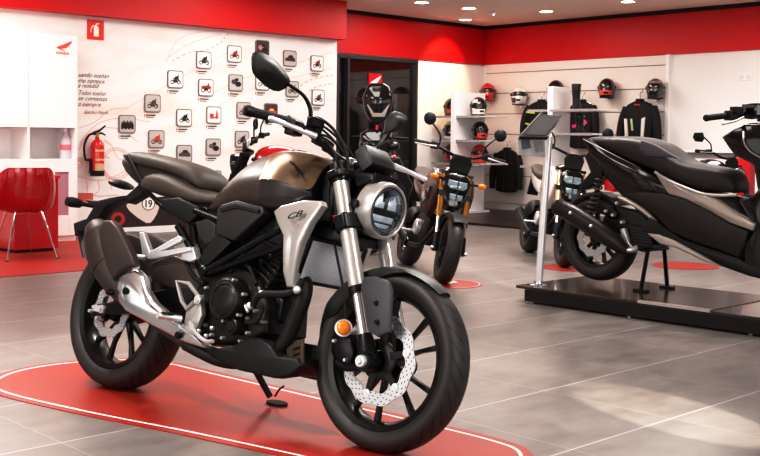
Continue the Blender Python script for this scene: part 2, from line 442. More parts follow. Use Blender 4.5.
# ================================================================ motorcycle materials
def tyre_mat(name, N_=34, k=7.):
    m, nt, b = newmat(name); N = nt.nodes.new; L = nt.links.new
    tc = N('ShaderNodeTexCoord'); sx_ = N('ShaderNodeSeparateXYZ'); L(tc.outputs['UV'], sx_.inputs[0])
    def M_(op, a, bv=0.):
        n = N('ShaderNodeMath'); n.operation = op
        for i, q in enumerate((a, bv)):
            if isinstance(q, (int, float)): n.inputs[i].default_value = q
            else: L(q, n.inputs[i])
        return n.outputs[0]
    av = M_('ABSOLUTE', M_('SUBTRACT', sx_.outputs[1], .5))
    ph = M_('ADD', M_('MULTIPLY', sx_.outputs[0], N_), M_('MULTIPLY', av, k))
    fr = M_('ABSOLUTE', M_('SUBTRACT', M_('FRACT', ph), .5))
    g = M_('LESS_THAN', fr, .11)
    ph2 = M_('ADD', M_('MULTIPLY', sx_.outputs[0], N_/3), M_('MULTIPLY', av, -k*.5))
    g = M_('MULTIPLY', g, M_('MULTIPLY', M_('GREATER_THAN', av, .02), M_('LESS_THAN', av, .2)))
    mx = N('ShaderNodeMix'); mx.data_type = 'RGBA'; L(g, mx.inputs['Factor']); mx.inputs['A'].default_value = (*hexc('#2c2827'), 1); mx.inputs['B'].default_value = (*hexc('#0b0a0a'), 1)
    L(mx.outputs['Result'], b.inputs['Base Color']); b.inputs['Roughness'].default_value = .5
    bp = N('ShaderNodeBump'); bp.inputs['Strength'].default_value = .7; bp.inputs['Distance'].default_value = .004; bp.invert = True
    L(g, bp.inputs['Height']); L(bp.outputs['Normal'], b.inputs['Normal'])
    return m
TYRE = tyre_mat('tyre_rubber')
def disc_mat(name, col='#c9c9cb'):
    m, nt, b = newmat(name); N = nt.nodes.new; L = nt.links.new
    tc = N('ShaderNodeTexCoord'); mp = N('ShaderNodeMapping'); mp.inputs['Scale'].default_value = (36, 4, 1); L(tc.outputs['UV'], mp.inputs[0])
    s2 = N('ShaderNodeSeparateXYZ'); L(mp.outputs[0], s2.inputs[0])
    def M_(op, a, bv=0.):
        n = N('ShaderNodeMath'); n.operation = op
        for i, q in enumerate((a, bv)):
            if isinstance(q, (int, float)): n.inputs[i].default_value = q
            else: L(q, n.inputs[i])
        return n.outputs[0]
    row = M_('FLOOR', s2.outputs[1]); u = M_('ADD', s2.outputs[0], M_('MULTIPLY', row, .5))
    fx = M_('SUBTRACT', M_('FRACT', u), .5); fy = M_('SUBTRACT', M_('FRACT', s2.outputs[1]), .5)
    d = M_('ADD', M_('MULTIPLY', fx, fx), M_('MULTIPLY', fy, fy)); g = M_('LESS_THAN', d, .028)
    mx = N('ShaderNodeMix'); mx.data_type = 'RGBA'; L(g, mx.inputs['Factor']); mx.inputs['A'].default_value = (*hexc(col), 1); mx.inputs['B'].default_value = (.02, .02, .02, 1)
    L(mx.outputs['Result'], b.inputs['Base Color']); b.inputs['Metallic'].default_value = .7; b.inputs['Roughness'].default_value = .38
    return m
DISC = disc_mat('drilled_brake_disc')
PLA = pmat('black_plastic', '#121112', .5, noise=.08, bump=.15, bscale=400)
PLAD = pmat('dark_grey_plastic', '#2b2829', .5, noise=.08, bump=.15, bscale=400)
SATB = pmat('satin_black_metal', '#0f0e10', .32, .35, noise=.1)
GLB = pmat('gloss_black_paint', '#0c0b0c', .12, coat=.8)
ENG = pmat('engine_black', '#2b2827', .36, .5, noise=.15, nscale=30)
WHL = pmat('wheel_black', '#1e1c1c', .26, .3, noise=.1)
TANK_LIT = pmat('bronze_grey_lit_top', '#86715d', .24, .75, noise=.06, nscale=8)  # tank paint made lighter for the light falling on the top
TANK_SHADED = pmat('bronze_grey_shaded_side', '#474344', .28, .6, noise=.05)  # same tank paint, darkened for the shade below the crease
TAU = pmat('taupe_brown_cover', '#382c27', .38, noise=.06, bump=.1, bscale=500)
SEATM = pmat('seat_vinyl', '#40362f', .55, noise=.08, bump=.35, bscale=600)
SILV = pmat('silver_paint', '#b9b5b2', .28, .55, noise=.03)
ALU = pmat('cast_aluminium', '#d8d8da', .32, .6, noise=.06)
POL = pmat('polished_aluminium', '#dcdde0', .17, .9, noise=.05, nscale=20)
MUF = pmat('muffler_brown_grey', '#453b37', .5, .35, noise=.06)
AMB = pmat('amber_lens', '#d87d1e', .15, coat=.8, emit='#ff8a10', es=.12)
REDL = pmat('red_lens', '#c01018', .2, coat=.6)
RUB = pmat('rubber_black', '#121112', .7, noise=.1)
LEDW = pmat('led_reflector', '#ccd3da', .12, .5, noise=.35, nscale=70, emit=(.85, .93, 1), es=.18)
LENS = glass_mat('headlight_lens', (.93, .95, .97), .12)
DISH = pmat('headlight_dish', '#8b9199', .12, .9, noise=.6, nscale=45)
WTXT = pmat('white_print', '#eceaea', .5)
DTXT = pmat('dark_print', '#2e2c2d', .5)
def rad_mat():
    m, nt, b = newmat('radiator_fins'); N = nt.nodes.new; L = nt.links.new
    tc = N('ShaderNodeTexCoord'); w_ = N('ShaderNodeTexWave'); w_.inputs['Scale'].default_value = 55; w_.bands_direction = 'Z'; L(tc.outputs['Object'], w_.inputs['Vector'])
    r = N('ShaderNodeValToRGB'); e = r.color_ramp.elements; e[0].color = (*hexc('#b4bfcc'), 1); e[1].color = (*hexc('#f2f6fa'), 1); L(w_.outputs['Fac'], r.inputs[0])
    L(r.outputs[0], b.inputs['Base Color']); b.inputs['Metallic'].default_value = .2; b.inputs['Roughness'].default_value = .45
    return m
RADM = rad_mat()

def each(name, mat, parent, spots, fn, sharp=35):
    """one small part per spot; copies share their mesh"""
    m = MB(); fn(m); first = m.build(name, mat, parent, angle=sharp); first.location = [float(k) for k in spots[0]]
    for q in spots[1:]:
        c = first.copy(); COL.objects.link(c); c.location = [float(k) for k in q]; c.parent = parent; KIDS.setdefault(parent.name, []).append(c)
    return first
def bolt(r_, h_=.006):
    return lambda m: m.lathe([(.001, -h_), (r_*.75, -h_), (r_*.9, -h_*.4), (r_, 0), (r_, .02)], n=12)
# ---------------------------------------------------------------- shared motorcycle components (local frame: x forward, y left, z up)
def rim(parent, c, rb, w, n_pair=5, mat=None, spoke_w=.011, spread=(10, 16), rot=0., name='wheel', hub_r=.045, hub_w=.06):
    c = np.array(c, float); m = MB(); h = w/2
    pr = [(rb+.006, -h), (rb+.012, -h+.004), (rb+.004, -h+.012), (rb-.014, -h*.5), (rb-.018, 0), (rb-.014, h*.5), (rb+.004, h-.012), (rb+.012, h-.004), (rb+.006, h), (rb-.008, h-.006), (rb-.022, h*.5), (rb-.026, 0), (rb-.022, -h*.5), (rb-.012, -h+.006)]
    m.lathe(pr, c, (0, 1, 0), 64, closed=True)
    m.lathe([(.012, -hub_w), (hub_r*.7, -hub_w), (hub_r*.8, -hub_w*.8), (hub_r, -hub_w*.4), (hub_r, hub_w*.4), (hub_r*.8, hub_w*.8), (hub_r*.7, hub_w), (.012, hub_w)], c, (0, 1, 0), 32)
    for i in range(n_pair):
        for sg in (-1, 1):
            a0 = rot+2*math.pi*i/n_pair+sg*math.radians(spread[0]); a1 = rot+2*math.pi*i/n_pair+sg*math.radians(spread[1])
            rings = []
            for q, r_, ww, th in ((0, hub_r*.75, spoke_w*1.3, .014), (.5, (hub_r+rb)*.5, spoke_w*.85, .010), (1, rb-.016, spoke_w*1.2, .012)):
                a = a0+(a1-a0)*q; p = c+r_*V(math.cos(a), 0, math.sin(a)); tn = V(-math.sin(a), 0, math.cos(a)); yy = V(0, 1, 0)
                rings.append([p+tn*ww*sx_+yy*th*sy_ for sx_, sy_ in ((-1, -.8), (-.6, -1), (.6, -1), (1, -.8), (1, .8), (.6, 1), (-.6, 1), (-1, .8))])
            m.loft(rings)
    return m.build(name, mat or WHL, parent)
def tyre(parent, c, R_, rb, w, mat=None):
    h = w/2; m = MB(); d = R_-rb
    pr = [(rb-.004, -h*.72), (rb+.006, -h*.84), (rb+d*.22, -h*.96), (rb+d*.42, -h), (rb+d*.6, -h*.965), (rb+d*.76, -h*.84), (rb+d*.88, -h*.63), (rb+d*.965, -h*.35), (R_, 0)]
    pr = pr+[(r_, -y_) for r_, y_ in reversed(pr[:-1])]
    m.lathe(pr, c, (0, 1, 0), 72)
    return m.build('tyre', mat or TYRE, parent, angle=60)
def brake_disc(parent, c, r1, r0, th=.005, petals=10, mat=None, amp=.004):
    c = np.array(c, float); m = MB(); n = 120
    def rg(r_, y_, am): return [c+V(0, y_, 0)+(r_+am*math.cos(petals*t))*V(math.cos(t), 0, math.sin(t)) for t in np.linspace(0, 2*math.pi, n, endpoint=False)]
    rings = [rg(r0, -th/2, amp), rg(r1, -th/2, amp), rg(r1, th/2, amp), rg(r0, th/2, amp), rg(r0, -th/2, amp)]
    m.loft(rings[:2], False, uv=True); m.loft(rings[1:3], False); m.loft(rings[2:4], False, uv=True); m.loft(rings[3:5], False)
    bmesh.ops.remove_doubles(m.bm, verts=m.bm.verts, dist=1e-6)
    return m.build('brake_disc', mat or DISC, parent)
def seclo(secs, mirror_center=True):
    """rings from half sections: each (x, [(y,z) from top centre to bottom centre]) ; symmetric in y"""
    rings = []
    for x, pts in secs:
        right = [V(x, -y, z) for y, z in pts]; left = [V(x, y, z) for y, z in reversed(pts) if abs(y) > 1e-6]
        rings.append(right+left)
    return rings

# ================================================================ the main motorcycle
HD, LEAN = math.radians(-38.57), math.radians(12.5)
def bike_frame(T, hd, lean):
    hx = V(math.cos(hd), math.sin(hd), 0); up = V(0, 0, 1); ly = np.cross(up, hx)
    return Frame(T, np.array([hx, math.cos(lean)*ly-math.sin(lean)*up, math.cos(lean)*up+math.sin(lean)*ly]).T)
BK = bike_frame((-1.057, 4.331, .0), HD, LEAN)
def P(px, py, y): return BK.p(px, py, y=y)
def PX(px, py, x): return BK.p(px, py, x=x)
def O(pts, y): return [P(a, b_, y) for a, b_ in pts]
YM = V(0, -1, 0)
def flipy(pts): return [V(q[0], -q[1], q[2]) for q in pts]
bike = thing('motorcycle', 'dark bronze-grey naked motorcycle with round headlight on the long red floor mat, nearest of all', 'motorcycle', BK.M)

# wheels
rw = rim(bike, (0, 0, .306), .222, .124, 5, rot=.35, name='rear_wheel', hub_r=.05, hub_w=.085, spoke_w=.008)
tyre(rw, (0, 0, .306), .308, .229, .150)
brake_disc(rw, (0, -.082, .306), .108, .072)
FX, FZ = 1.352, .293
fwh = rim(bike, (FX, 0, FZ), .222, .09, 5, rot=.6, name='front_wheel', hub_r=.04, hub_w=.055, spoke_w=.0075, spread=(12, 15))
tyre(fwh, (FX, 0, FZ), .296, .229, .114)
brake_disc(fwh, (FX, -.062, FZ), .146, .106)
m = MB(); m.lathe([(.03, -.066), (.062, -.066), (.066, -.064), (.066, -.056), (.03, -.056)], (FX, 0, FZ), n=32)
for i in range(6):
    a = i*math.pi/3+.3; d = V(math.cos(a), 0, math.sin(a)); t_ = V(-d[2], 0, d[0]); c = V(FX, -.062, FZ)
    m.loft([[c+d*r_+t_*ww*s1+V(0, .005*s2, 0) for s1, s2 in ((-1, -1), (1, -1), (1, 1), (-1, 1))] for r_, ww in ((.05, .014), (.112, .008))])
m.build('disc_carrier', WHL, fwh)
each('disc_rivet', ALU, fwh, [V(FX+.114*math.cos(a), -.062, FZ+.114*math.sin(a)) for a in [k*math.pi/3+.3 for k in range(6)]],
     lambda m: m.lathe([(.001, -.008), (.006, -.008), (.007, -.006), (.013, -.006), (.013, .006), (.001, .006)], n=16))

# fork (right leg seen, left leg mirrored)
ft, fb_ = P(337.5, 163, -.1), P(369, 362, -.1)
def fk(py):      # point on the fork line at image height py
    k = (py-163)/(362-163); return ft+(fb_-ft)*k
for s_ in (1, -1):
    g = (lambda q: q) if s_ == 1 else (lambda q: V(q[0], -q[1], q[2]))
    m = MB(); m.tube([g(fk(184)), g(fk(218))], .0265, 24); m.tube([g(fk(233)), g(fk(293))], .0285, 24); fo = m.build('fork_leg', SILV, bike)
    m = MB(); m.tube([g(fk(290)), g(fk(342))], .0205, 20); m.build('slider', POL, fo)
    m = MB(); a, b_ = g(fk(336)), g(fk(362)); m.tube([a, a+(b_-a)*.3, b_+V(-.0, 0, 0)], [.024, .03, .036], 20); m.lathe([(.001, -.035), (.03, -.035), (.034, -.02), (.034, .02), (.001, .02)], b_, n=24)
    m.build('axle_lug', SATB, fo); m = MB(); m.tube([g(fk(290)), g(fk(297))], .0305, 20); m.build('dust_seal', SATB, fo)
    m = MB(); m.tube([g(fk(162)), g(fk(165)), g(fk(183))], [.02, .029, .030], 20); m.build('fork_cap', SATB, fo)
m = MB(); tp = fk(176); lo = fk(226); ax_ = nrm(fk(163)-fk(362))
def clamp(c, th):
    f_ = nrm(np.cross(V(0, 1, 0), ax_)); f_ = f_ if f_[0] > 0 else -f_
    ring = [V(c[0], -.14, c[2])+f_*.02, V(c[0], -.14, c[2])-f_*.025, V(c[0], -.05, c[2])-f_*.075, V(c[0], .05, c[2])-f_*.075, V(c[0], .14, c[2])-f_*.025, V(c[0], .14, c[2])+f_*.02, V(c[0], .1, c[2])+f_*.04, V(c[0], -.1, c[2])+f_*.04]
    m.loft([[q-ax_*th for q in ring], [q+ax_*th for q in ring]])
clamp(tp, .014); clamp(lo, .028)
m.tube([V(tp[0], 0, tp[2])-V(.05, 0, 0), V(lo[0], 0, lo[2])-V(.05, 0, 0)], .035, 20)
m.build('triple_clamp', SATB, bike, bevel=.006)
m = MB(); ac = fb_; m.lathe([(.001, -.022), (.009, -.022), (.011, -.014), (.018, -.014), (.02, -.008), (.02, 0)], V(ac[0], -.135, ac[2]), n=24); m.build('axle_nut', ALU, bike)

# front fender: arch around the tyre with a deep side plate
a_f = P(447, 291, -.01); a_r = P(313, 338, -.06)
A0 = math.atan2(a_f[2]-FZ, a_f[0]-FX); A1 = math.atan2(a_r[2]-FZ, a_r[0]-FX)
A0 = max(A0, math.radians(22))
rings = []
for k in range(25):
    a = A0+(A1-A0)*k/24; e_ = min(k/6, (24-k)/5, 1.)
    w_ = .030+.038*min(1, e_); d = V(math.cos(a), 0, math.sin(a)); R0 = .2985+.003*math.sin(math.pi*k/24)
    sk = .05*min(1, max(0, (k-5)/7))*min(1, (24-k)/5)+.004
    prof = [(-w_, R0-sk), (-w_*.96, R0-.004), (-w_*.6, R0+.004), (0, R0+.008), (w_*.6, R0+.004), (w_*.96, R0-.004), (w_, R0-sk)]
    pin = [(y_*.93, r_-.005) for y_, r_ in reversed(prof)]
    rings.append([V(FX, y_, FZ)+d*r_ for y_, r_ in prof+pin])
m = MB(); m.loft(rings); fen = m.build('front_fender', PLA, bike, angle=50)
pl = O([(363, 277), (374, 276), (388, 281), (391, 290), (389, 332), (377, 337), (368, 331), (363, 306), (360, 287)], -.125)
m = MB(); m.puff(pl, YM, .014, .006, dome=.006); fp = m.build('fork_guard', pmat('guard_grey_plastic', '#454347', .42, noise=.06), fen)
each('guard_bolt', SATB, fp, [P(376, 303, -.133), P(376.5, 322, -.133)], bolt(.0085))
# brake caliper, amber reflector
m = MB(); m.puff(O([(331, 335), (337, 328), (349, 334), (354, 352), (350, 366), (337, 364), (330, 352)], -.1), YM, .06, .01, dome=.006)
m.tube(O([(337, 362), (346, 368), (360, 368)], -.095), .012, 10); cal = m.build('brake_caliper', SATB, bike)
each('caliper_bolt', ALU, cal, [P(335, 341, -.105), P(346, 360, -.105)], bolt(.007, .01))
c = P(343.5, 328, -.115); rn = nrm(V(.75, -.66, .05))
m = MB(); m.lathe([(.001, .014), (.010, .012), (.020, .008), (.024, .002), (.024, -.004)], c, rn, 24); rf = m.build('side_reflector', AMB, bike, label='round amber reflector on the fork')
m = MB(); m.lathe([(.024, .003), (.029, .004), (.029, -.012), (.001, -.014)], c, rn, 24); m.build('reflector_rim', ALU, rf)

# headlight
hc = P(382.5, 210.5, 0); hd_ = nrm(V(1, -.06, -.12))
m = MB(); m.lathe([(.090, -.042), (.097, -.038), (.099, -.01), (.098, .016), (.094, .026), (.088, .029), (.084, .026), (.082, .016)], hc, hd_, 48); hl = m.build('headlight', SILV, bike)
m = MB(); m.lathe([(.001, -.10), (.04, -.098), (.075, -.08), (.091, -.05), (.092, -.036)], hc, hd_, 40); m.build('headlight_housing', SATB, hl)
m = MB(); m.lathe([(.083, .02), (.078, .027), (.072, .026), (.068, .012), (.06, -.012), (.03, -.03), (.001, -.034)], hc, hd_, 40); m.build('headlight_dish', DISH, hl)
hx_, hy_, _ = basis(hd_); hy2 = nrm(np.cross(V(0, 0, 1), hd_)); hz2 = np.cross(hd_, hy2)
def hp(u, v, w_): return hc+hy2*u+hz2*v+hd_*w_
for pl_ in ([(-.056, .006), (-.050, .040), (-.024, .058), (-.020, .030), (-.008, .028), (-.008, .006)], [(.008, .006), (.008, .034), (.030, .040), (.034, .058), (.052, .034), (.056, .006)], [(-.054, -.018), (.054, -.018), (.050, -.040), (-.050, -.040)], [(-.042, -.046), (.042, -.046), (.026, -.060), (-.026, -.060)]):
    m = MB(); m.puff([hp(u, v, .012) for u, v in pl_], hd_, .02, .004, dome=.004); m.build('led_module', LEDW, hl)
m = MB()
for (u0, u1, v0, v1) in ((-.066, .066, -.015, .003), (-.006, .006, .0, .062), (-.050, .050, -.0445, -.0415)):
    m.loft([[hp(u0, v0, -.01), hp(u1, v0, -.01), hp(u1, v1, -.01), hp(u0, v1, -.01)], [hp(u0, v0, .014), hp(u1, v0, .014), hp(u1, v1, .014), hp(u0, v1, .014)]])
m.build('led_surround', GLB, hl)
m = MB(); m.lathe([(.083, .014), (.0835, .024), (.074, .022), (.072, .010)], hc, hd_, 40); m.build('inner_ring', GLB, hl)
m = MB(); m.lathe([(.08, .024), (.07, .031), (.045, .038), (.02, .041), (.001, .042)], hc, hd_, 40); m.build('headlight_glass', LENS, hl)
m = MB(); m.tube([hc-hd_*.06+V(0, -.085, .0), hc-hd_*.1+V(0, -.09, .01), V(lo[0]+.01, -.1, lo[2]+.02)], .012, 10); m.build('headlight_bracket', SATB, hl)
m = MB(); m.tube([hc-hd_*.06+V(0, .085, .0), hc-hd_*.1+V(0, .09, .01), V(lo[0]+.01, .1, lo[2]+.02)], .012, 10); m.build('headlight_bracket', SATB, hl)
m = MB(); m.lathe([(.001, 0), (.014, 0), (.014, .02), (.001, .022)], hc-hd_*.04+V(0, -.094, 0), (0, -1, 0), 16); m.build('headlight_bolt', SATB, hl)

# instrument pod
gc = P(376, 161, 0); gn = nrm(V(.80, 0, .60)); gu = nrm(V(-.60, 0, .80))
m = MB()
ring = [(-.068, -.042), (.068, -.042), (.075, -.01), (.066, .042), (-.066, .042), (-.075, -.01)]
m.loft([[gc+V(0, 1, 0)*u*k+gu*v*k+gn*w_ for u, v in ring] for k, w_ in ((.85, -.035), (1, -.025), (1, .01), (.93, .022), (.6, .03))]); pod = m.build('instrument_pod', PLA, bike)
m = MB(); m.loft([[gc+V(0, 1, 0)*u*.8+gu*v*.75-gn*w_ for u, v in ring] for w_ in (.034, .037)]); m.build('display_glass', GLB, pod)
m = MB(); m.tube([gc-gu*.03+V(0, -.05, 0), V(tp[0]+.03, -.06, tp[2]+.01)], .012, 10); m.tube([gc-gu*.03+V(0, .05, 0), V(tp[0]+.03, .06, tp[2]+.01)], .012, 10)
m.puff([gc+V(.0, -.07, -.05), gc+V(.05, -.06, -.05), hc+V(.0, -.07, .09), hc+V(-.07, -.07, .06), gc+V(-.05, -.07, -.06)], YM, .14, .01); m.build('pod_bracket', SATB, pod)

# handlebar, grips, controls, mirrors
be = P(249, 111, -.385)
bar = [V(be[0]+.0, -.385, be[2]), V(be[0]+.045, -.25, be[2]-.002), V(be[0]+.075, -.16, be[2]-.02), V(tp[0]-.02, -.075, tp[2]+.055), V(tp[0]-.02, 0, tp[2]+.055)]
m = MB(); m.tube(bar+flipy(bar[-2::-1]), .0125, 14, smooth=4); hb = m.build('handlebar', SATB, bike)
for s_ in (-1, 1): m = MB(); m.box(V(tp[0]-.02, .045*s_, tp[2]+.045), (.045, .032, .055)); m.build('bar_clamp', ALU, hb, bevel=.006)
def onbar(y_):
    ys = [q[1] for q in bar]; return V(np.interp(y_, ys, [q[0] for q in bar]), y_, np.interp(y_, ys, [q[2] for q in bar]))
for s_ in (1, -1):
    g = (lambda q: V(q[0], q[1]*s_, q[2]))
    m = MB(); m.tube([g(onbar(-.375)), g(onbar(-.34)), g(onbar(-.255))], [.0175, .0165, .0175], 16); gr = m.build('grip', RUB, hb)
    m = MB(); m.tube([g(V(be[0]-.006, -.402, be[2])), g(V(be[0]-.005, -.40, be[2])), g(onbar(-.375))], [.012, .019, .019], 18); m.build('bar_end_weight', SATB, gr)
    m = MB(); q = onbar(-.22); m.tube([g(onbar(-.252)), g(onbar(-.19))], .024, 14); m.box(g(q+V(.005, 0, -.012)), (.045, .05, .05)); m.box(g(q+V(-.02, .01, .012)), (.02, .03, .016)); m.build('switch_housing', PLA, hb, bevel=.005)
    l0, l1, l2 = P(316, 136, -.17), P(292, 126.5, -.26), P(270.5, 118.5, -.345)
    if s_ == -1: l0, l1, l2 = [V(q[0], -q[1], q[2]) for q in (P(394, 166, .16), P(409, 172, .23), P(425, 179.5, .30))]
    m = MB(); m.tube([g(l0), g(l0*.5+l1*.5), g(l1), g(l2)], [.009, .008, .0065, .0075], 10, smooth=3, flat=1.3); m.ball(g(l2), .0095, 10, 8); lv = m.build('lever', ALU, hb)
    m = MB(); q = onbar(-.165); m.tube([g(l0+V(-.01, .0, 0)), g(q+V(.03, 0, .0)), g(q)], .014, 10); m.build('lever_perch', SATB, lv)
    if s_ == 1:
        m = MB(); q = onbar(-.18); m.box(q+V(.05, .0, .022), (.035, .055, .026)); m.box(q+V(.05, .0, .037), (.038, .058, .006)); m.box(q+V(.03, .02, .01), (.05, .03, .03)); m.build('brake_reservoir', SATB, hb, bevel=.005)
m = MB(); m.lathe([(.001, .012), (.022, .012), (.026, .004), (.026, -.03)], V(tp[0]-.015, 0, tp[2]+.02), (-.3, 0, 1), 20); m.build('ignition_lock', SATB, bike)
for nm_, q_, sz in (('cable_guide', (328, 147, -.09), (.03, .03, .04)), ('brake_light_switch', (303, 128, -.21), (.03, .04, .02)), ('hose_joint', (338, 160, -.06), (.03, .03, .03)), ('wiring_cover', (322, 142, -.05), (.06, .06, .035))):
    m = MB(); m.box(P(q_[0], q_[1], q_[2]), sz, rotz(.4)@roty(.3)); m.build(nm_, SATB, bike, bevel=.005)
m = MB(); m.tube([P(308, 122, -.19), P(318, 118, -.17), P(334, 130, -.13), P(346, 152, -.09), P(349, 185, -.08), P(343, 240, -.09)], .0055, 8, smooth=5); m.build('brake_hose', RUB, bike)
each('clamp_bolt', ALU, bike, [P(341, 158, -.04), P(354, 163, -.04), P(299, 131, -.215)], bolt(.008))
# mirrors
def mirror(out, stem, xpl, s_, nm):
    pts = [PX(a, b_, xpl) for a, b_ in out]
    m = MB(); m.puff(pts, V(1, 0, 0), .012, .01, dome=.022, smooth=2); mo = m.build(nm, PLA, bike)
    m = MB(); c = np.mean(pts, 0); m.prism([c+(q-c)*.9+V(-.0135, 0, 0) for q in spl(pts, 2, True)], (-.002, 0, 0)); m.build('mirror_glass', CHROME, mo)
    m = MB(); m.tube(stem, [.008, .0075, .0065, .006], 12, smooth=4); m.tube([stem[0]-V(0, 0, .015), stem[0]+V(0, 0, .012)], .011, 12); m.build('mirror_stem', SATB, mo)
xm = .985
mirror([(255, 53), (262, 52), (274, 56.6), (283, 67), (290.5, 77), (291, 85), (281, 91.5), (271, 88), (261, 79.5), (255.3, 72.6), (254, 62.9)],
       [P(310.5, 120, -.19), P(310, 108, -.19), P(303, 95, -.23), P(288, 84, -.315)], xm, 1, 'mirror')
xl = .93
mirror([(386, 129), (388.5, 117), (396, 111), (407.5, 115.5), (407.5, 123), (398, 131.5), (386, 134.5)],
       [P(376.5, 166, .19), P(377, 150, .20), P(381, 142, .24), P(388, 131, .36)], xl, -1, 'mirror')
# cables
m = MB()
for pts in ([P(316, 134, -.15), P(330, 138, -.1), P(345, 155, -.06), P(352, 176, -.03), P(348, 200, -.03)],
            [P(300, 128, -.2), P(318, 127, -.12), P(338, 146, -.06), P(346, 170, -.05), P(340, 205, -.05)],
            [P(312, 124, -.18), P(326, 128, -.1), P(350, 152, 0), P(357, 180, 0), P(352, 205, .03)],
            [P(325, 140, -.12), P(336, 158, -.12), P(329, 190, -.10), P(333, 235, -.08), P(345, 300, -.06), P(344, 335, -.09)]):
    m = MB(); m.tube(pts, .0045, 8, smooth=5); m.build('control_cable', RUB, bike)

# tank : rear cover, front shell, slot
def dome_sec(x, zt, zl, w_top, w_mid, w_low, zm):
    return (x, [(0, zt), (w_top*.5, zt-.004), (w_top, zt-.022), (w_top+(w_mid-w_top)*.6, zt-.022-(zt-.022-zm)*.45), (w_mid, zm), (w_low, zl), (w_low*.5, zl-.004), (0, zl-.006)])
rear = [dome_sec(.43, .795, .775, .03, .05, .06, .785), dome_sec(.47, .828, .735, .035, .085, .105, .775), dome_sec(.53, .884, .725, .045, .115, .125, .79), dome_sec(.59, .935, .730, .055, .140, .14, .81), dome_sec(.65, .966, .738, .065, .157, .150, .83), dome_sec(.73, .974, .742, .07, .164, .155, .842), dome_sec(.82, .972, .742, .07, .164, .155, .845), dome_sec(.88, .955, .75, .07, .15, .14, .84)]
m = MB(); m.loft(seclo(rear)); tk = m.build('tank_cover', TAU, bike, sub=1, angle=180)
front = [dome_sec(.645, .962, .760, .055, .160, .150, .840), dome_sec(.67, .976, .754, .068, .172, .158, .850), dome_sec(.73, .986, .748, .082, .178, .164, .850), dome_sec(.80, .987, .746, .092, .178, .164, .846), dome_sec(.88, .980, .752, .095, .172, .158, .838), dome_sec(.95, .966, .772, .09, .155, .145, .826), dome_sec(1.01, .945, .80, .075, .13, .122, .818)]
def skew(x, y): return x+abs(y)/.17*.135*max(0, 1-(x-.645)/.365)
m = MB(); rg = []
for x, pts in front: rg.append([V(skew(x, y), -y, z) for y, z in pts[:5]])
m.loft(rg, cap=False, closed=False); m.mirror(); bmesh.ops.remove_doubles(m.bm, verts=m.bm.verts, dist=1e-4)
tt = m.build('tank_top', TANK_LIT, tk, sub=2, angle=180)
m = MB(); rg = []
for x, pts in front:
    rg.append([V(skew(x, y), -y, z) for y, z in (pts[4], (pts[4][0]+.001, pts[4][1]-.004), ((pts[4][0]+pts[5][0])/2, (pts[4][1]+pts[5][1])/2), pts[5], (pts[5][0]*.7, pts[5][1]-.002), (.02, pts[5][1]+.0))])
m.loft(rg, cap=False, closed=False)
m.mirror(); m.build('tank_side', TANK_SHADED, tk, sub=1, angle=180)
m = MB(); x, pts = front[-1]; m.prism([V(x-.004, -y, z) for y, z in pts]+[V(x-.004, y, z) for y, z in reversed(pts[1:-1])], (-.03, 0, 0)); m.build('tank_nose', PLA, tk)
for s_ in (1, -1):
    q = [P(281, 159.5, -.105), P(288, 161.5, -.115), P(296, 167, -.13), P(304, 178, -.15)]
    m = MB(); m.tube(q if s_ == 1 else flipy(q), [.001, .006, .0085, .006, .001], 10, smooth=4); m.build('tank_slot', GLB, tk)
m = MB(); m.lathe([(.001, .003), (.028, .003), (.034, .001), (.036, -.01)], V(.80, 0, .984), (-.02, 0, 1), 28); m.build('fuel_cap', SATB, tk)
# knee panel and lower panels
kp = [(216, 210), (221, 204), (236, 199.5), (262, 206), (264, 213), (233, 241), (214.5, 234), (215.5, 222)]
KPI = [.150]*8
for s_ in (1, -1):
    q = O(kp, -.152); m = MB(); m.puff(q if s_ == 1 else flipy(q), YM*s_, .05, .01, dome=.008); kn = m.build('knee_panel', PLAD, bike)
    q = O([(216, 233), (231, 242), (211, 262), (203.5, 268), (199, 258), (207, 245)], -.145); m = MB(); m.puff(q if s_ == 1 else flipy(q), YM*s_, .04, .006); m.build('lower_side_panel', PLA, bike)
    q = O([(195, 222), (208, 218.5), (215.5, 224), (215, 236), (206, 246), (198, 236)], -.14); m = MB(); m.puff(q if s_ == 1 else flipy(q), YM*s_, .04, .005); m.build('side_cover', PLAD, bike)
    q = O([(219, 208), (236, 203), (258, 209), (258, 213), (236, 208), (221, 212)], -.163); m = MB(); m.puff(q if s_ == 1 else flipy(q), YM*s_, .012, .003); m.build('panel_ridge', PLA, kn)
# silver shroud with lettering
sh = [(274.5, 211.5), (282, 205.5), (303.6, 200), (321.5, 201), (323, 206), (312, 223), (303, 243), (297, 262), (291, 287), (284.5, 287), (282, 272), (284.5, 250), (285, 236), (279, 224)]
for s_ in (1, -1):
    q = O(sh, -.175)
    for a in q: a[1] = -.178-.012*np.interp(a[2], [.5, .62, .78], [-.8, 1, .2])
    m = MB(); m.puff(q if s_ == 1 else flipy(q), YM*s_, .03, .008, dome=.006); sd = m.build('tank_shroud', SILV, bike)
    if s_ == 1:
        o0 = P(286, 221, -.199); o1 = P(306, 215.5, -.199); xx = nrm(o1-o0); yy = nrm(np.cross(xx, V(0, 1, 0))); yy = yy if yy[2] > 0 else -yy
        text_obj('badge_lettering', 'CB', .036, DTXT, sd, plane_mat(o0+yy*.004, xx, yy) @ Matrix.Diagonal((1.5, .72, 1, 1)), shear=.45, bold=.0006)
        text_obj('badge_small_lettering', '300R', .012, pmat('grey_print', '#8a8682', .5), sd, plane_mat(o0+yy*-.020+xx*.022, xx, yy), shear=.25)
